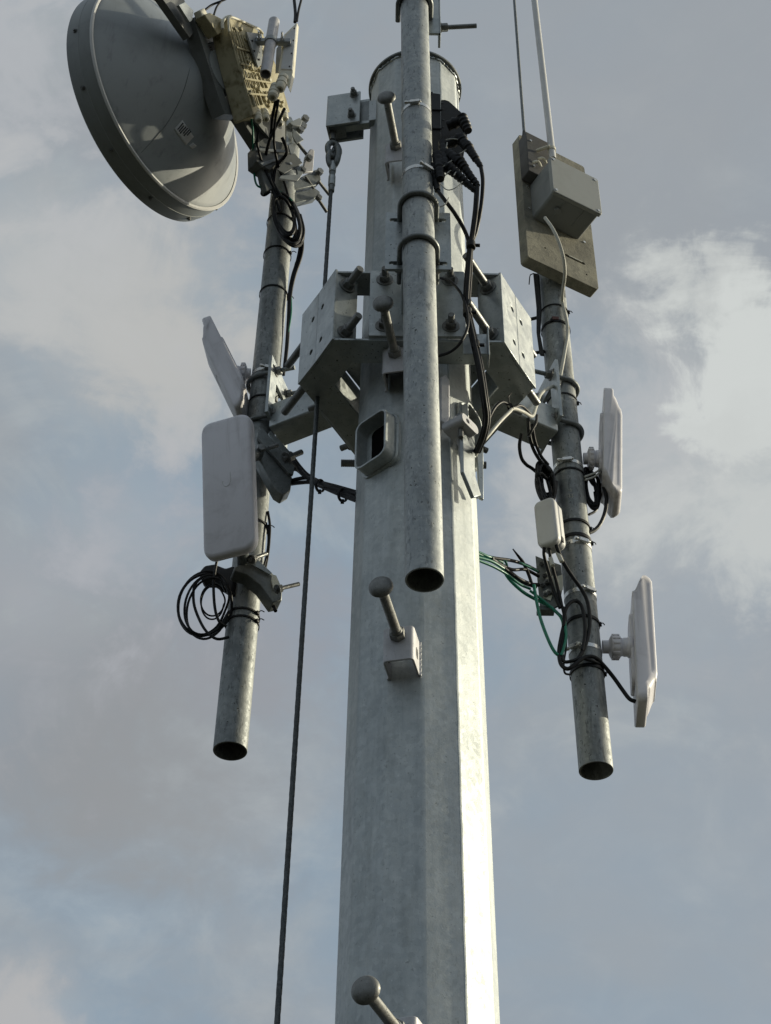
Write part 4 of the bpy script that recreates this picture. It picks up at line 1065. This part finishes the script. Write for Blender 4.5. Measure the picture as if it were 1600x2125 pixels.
# ------------------------------------------------------------------ left pipe: clamps, coils, cables
YF = YS-PR
def build_saddle(kind):
    up = kind == 'upper'
    t = thing('panel_clamp', 'dull curved saddle clamp behind the big white panel, under the left arm' if up else 'dull saddle clamp with two long bolts under the big white panel', 'clamp', at(560, 1000 if up else 1200, YF), 'saddle clamps of the big panel')
    n = azd(18); P = V((-.38, 3.60, 5)); dn = V((.2, -.55, -.8)).normalized()
    if up:
        k = MB(); slab(k, [(530, 905), (548, 902), (570, 930), (602, 972), (607, 992), (603, 1018), (588, 1027), (574, 1018), (556, 985), (538, 952)], P, n, .045); k.build('saddle', 'dark', t, .004)
        k = MB(); slab(k, [(535, 896), (545, 888), (612, 968), (609, 984), (600, 982), (534, 906)], P+n*.016, n, .012); k.build('flat_bar', 'dark', t, .0015)
        k = MB(); slab(k, [(556, 900), (562, 893), (612, 948), (609, 975), (600, 968), (574, 930)], P-n*.05, n, .01); k.build('flat_bar', 'plate', t, .0015)
        k = MB(); a, b = at(588, 954, 3.60), at(626, 938, 3.62); k.cyl(a, b, .0088, n=16); k.build('bolt', 'bolt', t)
        d = (b-a).normalized(); k = MB(); k.nut(a+d*.012, d, .027, .022, .021); k.build('nut', 'bolt', t, .001)
        k = MB(); c = at(541, 932, 3.56); k.cyl(c, c+n*.012, .014, n=6); k.build('nut', 'bolt', t, .001)
        k = MB(); a, b = at(558, 930, 3.57), at(576, 924, 3.58); k.cyl(a, b, .0065, n=12); k.build('bolt', 'bolt', t)
    else:
        k = MB(); slab(k, [(486, 1177), (509, 1166), (534, 1170), (566, 1190), (586, 1222), (585, 1246), (566, 1250), (540, 1214), (512, 1192), (487, 1184)], P-n*.012, n, .05); k.build('saddle', 'dark', t, .003)
        k = MB(); slab(k, [(499, 1148), (509, 1143), (527, 1153), (566, 1190), (560, 1192), (524, 1172), (509, 1166)], P+n*.0, n, .006); k.build('flat_bar', 'plate', t, .001)
        for x0, y0, x1, y1 in ((570, 1224, 620, 1212), (518, 1162, 553, 1149)):
            k = MB(); a, b = at(x0, y0, 3.58), at(x1, y1, 3.62); k.cyl(a, b, .0062, n=14); k.build('bolt', 'bolt', t)
            d = (b-a).normalized(); k = MB(); k.nut(a+d*.008, d, .022, .014, .014); k.build('nut', 'bolt', t, .001)
        k = MB(); slab(k, [(564, 1192), (573, 1194), (582, 1214), (568, 1222), (564, 1206)], P+n*.003, n, .006); k.build('pale_label', 'gloss', t)
    return t
build_saddle('upper'); build_saddle('lower')
# mount between the big panel and its clamps
def build_panel_arm():
    o = PANELS[1][0]; mt = PANELS[1][1]; k = MB()
    c = mt @ V((.02, .0, .10)); e = at(540, 940, 3.63); R = basis(e-c)
    k.cyl(c, e, .02, n=20); k.build('mount_stub', 'dark', o, .002)
    k = MB(); c = mt @ V((.02, .0, -.17)); e = at(505, 1172, 3.63); k.cyl(c, e, .018, n=20)
    k.build('mount_stub', 'dark', o, .002)
build_panel_arm()
mb = MB()
slab(mb, [(412, 1186), (424, 1172), (445, 1169), (468, 1178), (486, 1172), (490, 1190), (484, 1234), (466, 1216), (440, 1200), (416, 1200)], V((-.43, 3.66, 4.6)), azd(-10), .05)
one(mb, 'cable_pouch', 'blackplate', 'black wrapped lump on the left pipe that carries the hanging cable coil', 'cable pouch', None, .008)

def rings(cx, cy, rx, ry, Y, r, n, jit, ang=0.0, seed=1, a0=0, a1=360, dY=.02):
    """a hank of loops drawn as one long turn after turn run"""
    rnd = random.Random(seed); pts = []; ca, sa = cos(rad(ang)), sin(rad(ang))
    for k in range(n):
        ex, ey = rnd.uniform(1-jit, 1+jit), rnd.uniform(1-jit, 1+jit); ox, oy = rnd.uniform(-jit, jit)*rx*.8, rnd.uniform(-jit, jit)*ry*.8
        for i in range(10):
            a = rad(a0+(a1-a0)*i/10); x, y = rx*ex*cos(a), ry*ey*sin(a)
            pts.append((cx+ox+x*ca-y*sa, cy+oy+x*sa+y*ca, Y+dY*sin(a+k)+rnd.uniform(-.008, .008)))
    return pts
def hank(name, label, sets, tie=None):
    t = thing(name, label, 'cable coil', at(*sets[0][0][0]))
    for pts, r, *m in sets:
        k = MB(); k.tube([at(*p) for p in pts], r, 8, False, 4); k.build('loop', m[0] if m else 'black', t)
    return t
hank('cable_coil', 'loose coil of black cable hanging left of the lower left pipe', [
    (rings(425, 1252, 55, 68, 3.66, .0042, 2, .07, 18, 3), .0042), (rings(430, 1258, 42, 62, 3.65, .0036, 2, .10, 15, 5), .0036),
    (rings(443, 1248, 24, 36, 3.65, .0026, 2, .12, 5, 9), .0026),
    ([(452, 1155, 3.62), (446, 1185, 3.63), (443, 1215, 3.63), (446, 1262, 3.64), (455, 1290, 3.65), (470, 1300, 3.66)], .0042),
    ([(476, 1322, 3.65), (450, 1326, 3.65), (428, 1310, 3.65), (412, 1282, 3.65), (402, 1250, 3.65), (404, 1215, 3.65), (424, 1194, 3.65)], .0042)])
hank('cable_coil', 'tight coil of black cable tied to the left pipe under the dish', [
    (rings(594, 452, 24, 52, 3.63, .006, 5, .10, -20, 11), .0062), (rings(590, 448, 19, 44, 3.62, .006, 4, .12, -18, 4), .0058), (rings(598, 458, 27, 56, 3.64, .006, 2, .06, -22, 7), .0058)])
for y, az, lb, px in ((430, 60, 'black cable tie at the top of the coil on the left pipe', 605), (497, 70, 'black cable tie at the bottom of the coil on the left pipe', 597), (578, 95, 'black cable tie halfway up the left pipe, below the coil', 578),
                      (806, 50, 'black cable tie on the left pipe at the arm plate', 562), (1248, 60, 'upper of two black cable ties near the low end of the left pipe', 510), (1264, 62, 'lower of two black cable ties near the low end of the left pipe', 508), (1062, 80, 'black cable tie on the left pipe beside the big panel', 540)):
    c = on_l(at(px, y+14, YF).z); cable_tie('cable_tie', c, DL, PR, az, lb)
cable('drop_cable', 'black cables and a thin green wire dropping from the dish radios to the coil', [
    ([(590, 226, 3.34), (579, 250, 3.42), (560, 290, 3.46), (551, 330, 3.55), (556, 370, 3.58), (572, 410, 3.60), (582, 440, 3.62)], .0056),
    ([(573, 205, 3.33), (566, 240, 3.38), (562, 280, 3.46), (556, 320, 3.55), (564, 370, 3.58), (583, 408, 3.60)], .0056),
    ([(578, 206, 3.33), (570, 260, 3.41), (569, 300, 3.49), (578, 345, 3.56), (592, 385, 3.60), (600, 415, 3.62)], .0048),
    ([(585, 285, 3.46), (594, 306, 3.49), (593, 322, 3.55), (572, 350, 3.57), (566, 400, 3.6)], .0062),
    ([(536, 272, 3.42), (534, 300, 3.46), (545, 340, 3.54), (560, 372, 3.57), (575, 405, 3.6)], .0046),
    ([(522, 244, 3.44), (525, 280, 3.48), (526, 340, 3.56), (531, 380, 3.58), (545, 390, 3.59), (566, 392, 3.60), (588, 402, 3.61), (606, 416, 3.62)], .0038, 'green'),
    ([(546, 392, 3.59), (543, 402, 3.6), (549, 405, 3.6), (560, 398, 3.6)], .005)])
cable('pipe_cable', 'black and green cables running down the right side of the left pipe', [
    ([(622, 470, 3.66), (628, 505, 3.67), (624, 535, 3.68), (612, 570, 3.69), (604, 605, 3.70), (600, 650, 3.70), (597, 705, 3.71), (593, 745, 3.71), (588, 778, 3.71)], .0058),
    ([(618, 478, 3.66), (622, 510, 3.67), (617, 540, 3.68), (607, 572, 3.69), (600, 610, 3.70), (598, 660, 3.70), (594, 720, 3.71), (590, 760, 3.71)], .005),
    ([(614, 545, 3.685), (606, 580, 3.695), (604, 612, 3.70), (604, 650, 3.70), (598, 690, 3.705)], .0036, 'green')])
cable('lower_cable', 'thin black cables running down the left pipe behind the big panel', [
    ([(556, 1062, 3.70), (560, 1090, 3.70), (559, 1120, 3.70), (556, 1150, 3.70), (550, 1182, 3.70)], .0042), ([(552, 1085, 3.70), (557, 1115, 3.70), (554, 1150, 3.70), (546, 1180, 3.69)], .0036)])
cable('tail_cable', 'short cut black cable end poking out below the lower panel clamp', [([(553, 1238, 3.66), (562, 1248, 3.66), (568, 1258, 3.655), (572, 1268, 3.65)], .0055)])
cable('entry_bundle', 'bundle of black cables swinging from the left pipe into the pole side', [
    ([(592, 948, 3.66), (612, 962, 3.64), (630, 985, 3.60), (650, 998, 3.56), (690, 1012, 3.50), (742, 1030, 3.44)], .0070),
    ([(600, 975, 3.66), (616, 974, 3.64), (636, 990, 3.60), (660, 1003, 3.55), (700, 1018, 3.49), (742, 1036, 3.43)], .0070),
    ([(597, 1000, 3.66), (618, 994, 3.62), (640, 992, 3.59), (662, 1000, 3.55), (700, 1010, 3.49), (742, 1022, 3.44)], .0060),
    ([(604, 1004, 3.66), (620, 1002, 3.62), (645, 1001, 3.58), (668, 1010, 3.54), (705, 1026, 3.48), (742, 1040, 3.43)], .0062),
    ([(602, 940, 3.68), (622, 968, 3.63), (642, 988, 3.60), (672, 1003, 3.54), (712, 1016, 3.48), (742, 1026, 3.43)], .0060)])
for x, y, Y, lb in ((664, 1008, 3.54, 'small black tie near the middle of the left entry cable bundle'), (711, 1028, 3.48, 'small black tie on the left entry cable bundle nearest the pole')):
    p = at(x, y, Y); k = MB(); d = V((.75, -.5, -.3)).normalized(); k.hollow(p-d*.004, p+d*.004, .0205, .017, 24); k.box(p-Z3*.024, (.010, .008, .012)); one(k, 'cable_tie', 'black', lb, 'cable tie', 'black cable ties on the pipes')

# blue plug under the lower clamp, cables leaving the top of the picture
mb = MB(); mb.cyl(at(527, 1204, 3.63), at(540, 1212, 3.63), .010, n=14); one(mb, 'blue_plug', 'blue', 'small dark blue plug on the left pipe under the lower panel clamp', 'plug', None, .002)
mb = MB(); mb.cyl(at(509, 1196, 3.63), at(524, 1203, 3.63), .0055, n=12); one(mb, 'plug_tail', 'greyc', 'pale grey boot leading into the blue plug', 'plug')
cable('top_cable', 'two black cables rising from the slim cream radio out of the picture', [
    ([(612, 46, 3.33), (613, 30, 3.33), (611, 5, 3.33), (606, -40, 3.33)], .0062), ([(616, 44, 3.33), (620, 20, 3.33), (626, -5, 3.33), (630, -40, 3.33)], .0046)])
cable('hook_cable', 'two thin black cables rising behind the dish frame at the top edge', [
    ([(425, 21, 3.31), (440, 10, 3.31), (460, 2, 3.31), (490, -12, 3.31)], .0046), ([(444, 30, 3.31), (450, 14, 3.31), (460, 2, 3.31), (475, -15, 3.31)], .004)])

# ------------------------------------------------------------------ right pipe: small radio, grounding plate, cables
def rz(px, py): return on_r(at(px, py, YF).z)
def build_ap():
    c = at(1141, 1092, 3.60); az = -32
    t = thing('small_radio', 'small rounded white radio box hanging upright on the left of the right pipe', 'radio', c)
    n = azd(az); x = V((cos(rad(az)), sin(rad(az)), 0)); up = (Z3+n*.06).normalized(); nn = (n-up*n.dot(up)).normalized()
    F = frame(c, x, up, nn)
    mb = MB(); mb.prism(rrect(.068, .168, .020), F, .030); mb.build('front_shell', 'ivory', t, .009, seg=4)
    mb = MB(); mb.prism(rrect(.066, .164, .020), F @ M.Translation((0, 0, -.030)), .0305); mb.build('back_shell', 'ivory', t, .007, seg=3)
    mb = MB(); mb.box(F @ V((0, 0, -.045)), (.03, .06, .05), M((x, up, nn)).transposed()); mb.build('pipe_mount', 'blackplate', t, .003)
    mb = MB(); mb.box(F @ V((.034, -.062, -.004)), (.003, .018, .012), M((x, up, nn)).transposed()); mb.build('cable_door', 'blackplate', t, .001)
build_ap()
def build_gplate():
    n = azd(-16); P = V((.50, 3.66, 4.6))
    t = thing('grounding_plate', 'dull zinc grounding plate with pale lugs where cables meet the right pipe', 'grounding plate', at(1140, 1210, 3.66))
    k = MB(); slab(k, [(1111, 1153), (1128, 1160), (1164, 1172), (1168, 1212), (1160, 1256), (1146, 1264), (1120, 1256), (1115, 1205)], P, n, .006); pl = k.build('plate', 'dark', t, .001)
    for pix in ([(1130, 1190), (1136, 1184), (1140, 1198), (1134, 1206)], [(1127, 1228), (1138, 1222), (1146, 1236), (1142, 1246), (1128, 1240)], [(1156, 1196), (1167, 1192), (1168, 1222), (1160, 1230)], [(1142, 1196), (1148, 1194), (1155, 1228), (1150, 1234)]):
        k = MB(); slab(k, pix, P+n*.004, n, .003); k.build('lug', 'gloss', pl)
    for x, y in ((1131, 1196), (1136, 1210), (1133, 1236), (1141, 1232), (1150, 1186), (1124, 1172), (1126, 1216)):
        k = MB(); c = on(x, y, P+n*.004, n); k.cyl(c, c+n*.010, .0075, n=6); k.cyl(c+n*.008, c+n*.016, .004, n=10); k.build('bolt', 'bolt', pl)
    k = MB(); k.box(at(1132, 1268, 3.67), (.05, .03, .014)); k.build('clamp_foot', 'dark', pl, .002)
build_gplate()
def bt(x0, y0, x1, y1, Y, r, mat): 
    k = MB(); k.cyl(at(x0, y0, Y), at(x1, y1, Y), r, n=12); return k
for x0, y0, x1, y1, lb in ((1157, 1146, 1166, 1166, 'pale cable boot just below the small white radio, nearer the pipe'), (1142, 1158, 1147, 1174, 'pale cable boot below the small white radio, further from the pipe')):
    one(bt(x0, y0, x1, y1, 3.60, .0068, 0), 'cable_boot', 'greyc', lb, 'cable boot', None, .001)
cable('radio_cables', 'black cables from the small white radio looping down the right pipe', [
    ([(1152, 1118, 3.59), (1156, 1136, 3.59), (1162, 1152, 3.60), (1172, 1172, 3.61), (1190, 1200, 3.63), (1208, 1225, 3.645), (1220, 1252, 3.655), (1224, 1290, 3.655), (1219, 1325, 3.655), (1207, 1355, 3.655), (1196, 1372, 3.652)], .0056),
    ([(1129, 1136, 3.60), (1129, 1152, 3.61), (1134, 1172, 3.63), (1142, 1200, 3.645), (1150, 1228, 3.65), (1162, 1262, 3.65)], .0050),
    ([(1139, 1138, 3.60), (1143, 1160, 3.61), (1150, 1190, 3.63), (1158, 1220, 3.645), (1166, 1258, 3.65)], .0048),
    ([(1170, 1300, 3.65), (1172, 1270, 3.64), (1182, 1252, 3.64), (1195, 1247, 3.645), (1206, 1256, 3.65), (1212, 1280, 3.652), (1214, 1315, 3.652), (1208, 1350, 3.652)], .0054),
    ([(1168, 1260, 3.65), (1172, 1285, 3.655), (1165, 1320, 3.655), (1160, 1352, 3.655), (1164, 1378, 3.65), (1178, 1388, 3.645), (1194, 1378, 3.645), (1214, 1364, 3.65), (1234, 1364, 3.66), (1250, 1378, 3.68), (1272, 1404, 3.70), (1292, 1432, 3.71), (1306, 1450, 3.71), (1319, 1456, 3.71)], .0058),
    ([(1171, 1278, 3.652), (1169, 1320, 3.655), (1166, 1350, 3.655), (1170, 1372, 3.65), (1186, 1372, 3.645), (1206, 1366, 3.65), (1230, 1372, 3.66), (1249, 1380, 3.685)], .005),
    ([(1174, 1300, 3.655), (1175, 1340, 3.655), (1170, 1376, 3.65), (1172, 1396, 3.65), (1182, 1400, 3.66)], .003)])
cable('green_cables', 'bright green cables running from the pole across to the right pipe', [
    ([(990, 1145, 3.46), (1012, 1155, 3.49), (1040, 1166, 3.54), (1044, 1180, 3.55), (1058, 1203, 3.58), (1085, 1228, 3.61), (1110, 1243, 3.64), (1140, 1258, 3.655), (1165, 1280, 3.66)], .0050, 'green'),
    ([(990, 1156, 3.46), (1020, 1165, 3.50), (1042, 1178, 3.54), (1062, 1190, 3.58)], .0046, 'green'),
    ([(1108, 1214, 3.62), (1113, 1245, 3.62), (1122, 1285, 3.63), (1138, 1328, 3.64), (1152, 1354, 3.65), (1165, 1362, 3.655)], .0048, 'green'),
    ([(1038, 1170, 3.54), (1038, 1162, 3.535), (1048, 1164, 3.545), (1052, 1176, 3.555), (1042, 1172, 3.55), (1046, 1190, 3.56)], .0036, 'green'),
    ([(1172, 1290, 3.65), (1175, 1320, 3.65), (1170, 1345, 3.65), (1165, 1360, 3.65)], .0044, 'green'),
    ([(990, 1149, 3.46), (1016, 1158, 3.50), (1046, 1162, 3.54), (1072, 1166, 3.58), (1096, 1176, 3.61), (1116, 1186, 3.64)], .0040, 'green'),
    ([(990, 1162, 3.46), (1024, 1176, 3.51), (1052, 1192, 3.56), (1078, 1212, 3.60), (1100, 1222, 3.63)], .0040, 'green'),
    ([(1100, 1226, 3.62), (1124, 1244, 3.64), (1150, 1266, 3.65), (1166, 1286, 3.655), (1168, 1312, 3.655), (1162, 1340, 3.655)], .0040, 'green')])
cable('ground_cables', 'black cables fanning from the pole to the grounding plate beside the right pipe', [
    ([(990, 1150, 3.47), (1025, 1158, 3.51), (1060, 1163, 3.56), (1090, 1172, 3.61), (1118, 1186, 3.65)], .0050),
    ([(990, 1154, 3.47), (1030, 1168, 3.52), (1062, 1182, 3.57), (1090, 1182, 3.61), (1118, 1196, 3.65)], .0050),
    ([(1020, 1160, 3.50), (1050, 1180, 3.56), (1075, 1200, 3.59), (1100, 1212, 3.63), (1118, 1214, 3.65)], .0060),
    ([(1030, 1166, 3.52), (1060, 1190, 3.57), (1085, 1208, 3.61), (1112, 1218, 3.65)], .0055),
    ([(1064, 1139, 3.57), (1074, 1152, 3.58), (1086, 1168, 3.60), (1097, 1192, 3.62), (1104, 1214, 3.63)], lambda t: .0018+.0034*min(1, t*2.2))])
# cables between the arm and the pipe, hanks either side of the pipe
cable('arm_cable', 'black cables hanging in loops from the right arm to the pipe', [
    ([(1082, 900, 3.58), (1078, 925, 3.60), (1082, 950, 3.62), (1092, 964, 3.64), (1104, 972, 3.66), (1120, 985, 3.67)], .0055),
    ([(1096, 868, 3.55), (1098, 900, 3.57), (1106, 930, 3.60), (1120, 955, 3.63), (1138, 975, 3.65), (1150, 1000, 3.655)], .0055),
    ([(1104, 880, 3.55), (1110, 915, 3.58), (1122, 945, 3.62), (1138, 965, 3.645)], .005),
    ([(1114, 862, 3.56), (1112, 878, 3.55), (1104, 892, 3.55), (1096, 905, 3.56)], .0045)])
hank('cable_hank', 'tangled hank of black cable on the left of the right pipe above the small radio', [
    (rings(1133, 1000, 15, 34, 3.66, .005, 5, .2, -10, 21), .0050), (rings(1130, 1008, 11, 38, 3.65, .005, 4, .2, -16, 22), .0056),
    ([(1118, 985, 3.66), (1120, 1015, 3.65), (1128, 1035, 3.64), (1136, 1044, 3.62)], .009), ([(1122, 980, 3.66), (1124, 1010, 3.65), (1133, 1034, 3.64)], .008),
    ([(1154, 1000, 3.66), (1151, 1025, 3.65), (1147, 1042, 3.64)], .0058)])
hank('cable_hank', 'tangled hank of black cable on the right of the right pipe behind the panel', [
    (rings(1226, 1020, 11, 36, 3.74, .005, 5, .22, -12, 31), .0046), (rings(1230, 1016, 14, 30, 3.75, .005, 3, .2, -8, 33), .0050),
    ([(1242, 1025, 3.74), (1243, 1045, 3.74), (1236, 1060, 3.73), (1222, 1068, 3.72)], .004),
    ([(1251, 1004, 3.735), (1258, 1030, 3.725), (1258, 1048, 3.72), (1254, 1068, 3.72), (1245, 1088, 3.715), (1234, 1100, 3.71), (1222, 1106, 3.70)], .0062)])
cable('white_lead', 'two short pale leads joining the pipe and the upper right panel', [([(1212, 990, 3.69), (1228, 984, 3.70), (1240, 978, 3.71), (1248, 970, 3.72)], .0034, 'greyc'), ([(1214, 996, 3.69), (1232, 990, 3.70), (1246, 980, 3.72)], .0034, 'greyc')])
cable('pale_cables', 'pale cables bending from the pole side up over the right arm', [
    ([(986, 946, 3.30), (998, 922, 3.28), (1016, 900, 3.28), (1038, 874, 3.30), (1056, 856, 3.33), (1066, 848, 3.36), (1086, 855, 3.42), (1104, 864, 3.48), (1112, 845, 3.52), (1122, 818, 3.58), (1140, 805, 3.62), (1160, 798, 3.66)], .0056, 'greyc'),
    ([(992, 930, 3.30), (1008, 886, 3.29), (1024, 850, 3.30), (1040, 835, 3.32), (1052, 838, 3.34), (1064, 850, 3.36)], .0046, 'black'),
    ([(1062, 848, 3.36), (1080, 842, 3.40), (1094, 852, 3.45), (1102, 862, 3.48)], .0046, 'black'),
    ([(988, 938, 3.30), (1004, 900, 3.28), (1014, 866, 3.29), (1030, 840, 3.31), (1046, 834, 3.33), (1058, 844, 3.35)], .0036, 'greyc')])
k = MB(); p = at(1059, 846, 3.35); k.hollow(p-V((.004, .0, .002)), p+V((.004, 0, .002)), .013, .010, 20); k.tube([p+V((0, 0, .012)), p+V((-.004, -.01, .035)), p+V((.006, -.012, .05))], .0016, 5, False, 4); one(k, 'cable_tie', 'black', 'black tie bunching the pale cables on top of the right arm', 'cable tie', 'black cable ties on the pipes')
for y, px, az, lb, w in ((616, 1150, 75, 'black cable tie on the right pipe just under the board', .005), (650, 1152, -20, 'dark band with a faded red patch on the right pipe below the board', .010), (800, 1172, 88, 'black cable tie on the right pipe at the arm plate', .005),
                      (955, 1182, 80, 'black band round the right pipe level with the upper right panel', .006), (1062, 1196, 85, 'upper black band round the right pipe beside the small radio', .009), (1092, 1198, 85, 'lower black band round the right pipe beside the small radio', .011),
                      (1262, 1208, 80, 'black band round the right pipe at the cable loop', .010), (1364, 1222, 84, 'black tie round the right pipe above its open end', .010)):
    c = rz(px, y+16); cable_tie('cable_tie', c, DR, PR, az, lb, w, .012)
k = MB(); c = rz(1152, 662); o = azd(-6)
k.prism([(-.012, -.008), (.012, -.007), (.013, .006), (-.010, .008)], frame(c+o*(PR+.0045), V((1, 0, 0)), DR, o), .0015); one(k, 'red_tape', 'red', 'small faded red tape patch on the band of the right pipe', 'tape')
for y, px, az, lb in ((1106, 1196, 22, 'steel hose clamp with worm screw just right of the small radio'), (1206, 1205, 28, 'steel hose clamp with worm screw on the right pipe beside the grounding plate')):
    hose_clamp('hose_clamp', rz(px, y+16), DR, PR, az, lb, .015)
# stamped mark on the right pipe
def build_mark():
    c = rz(1187, 1027); o = azd(-4); k = MB()
    F = frame(c+o*(PR+.0002), V((1, 0, 0)), DR, o)
    for a, b in (((-.010, .020), (.004, .020)), ((-.002, .026), (-.002, .012)), ((-.012, .004), (.006, .004)), ((-.012, -.006), (.006, -.006)), ((-.008, .004), (-.008, -.012)), ((.001, .004), (.001, -.012))):
        k.tube([F @ V((a[0], a[1], 0)), F @ V((b[0], b[1], 0))], .0007, 5, False, 1)
    one(k, 'stamped_mark', 'greyc', 'faint chalky strokes marked on the right pipe above the small radio', 'mark')
build_mark()
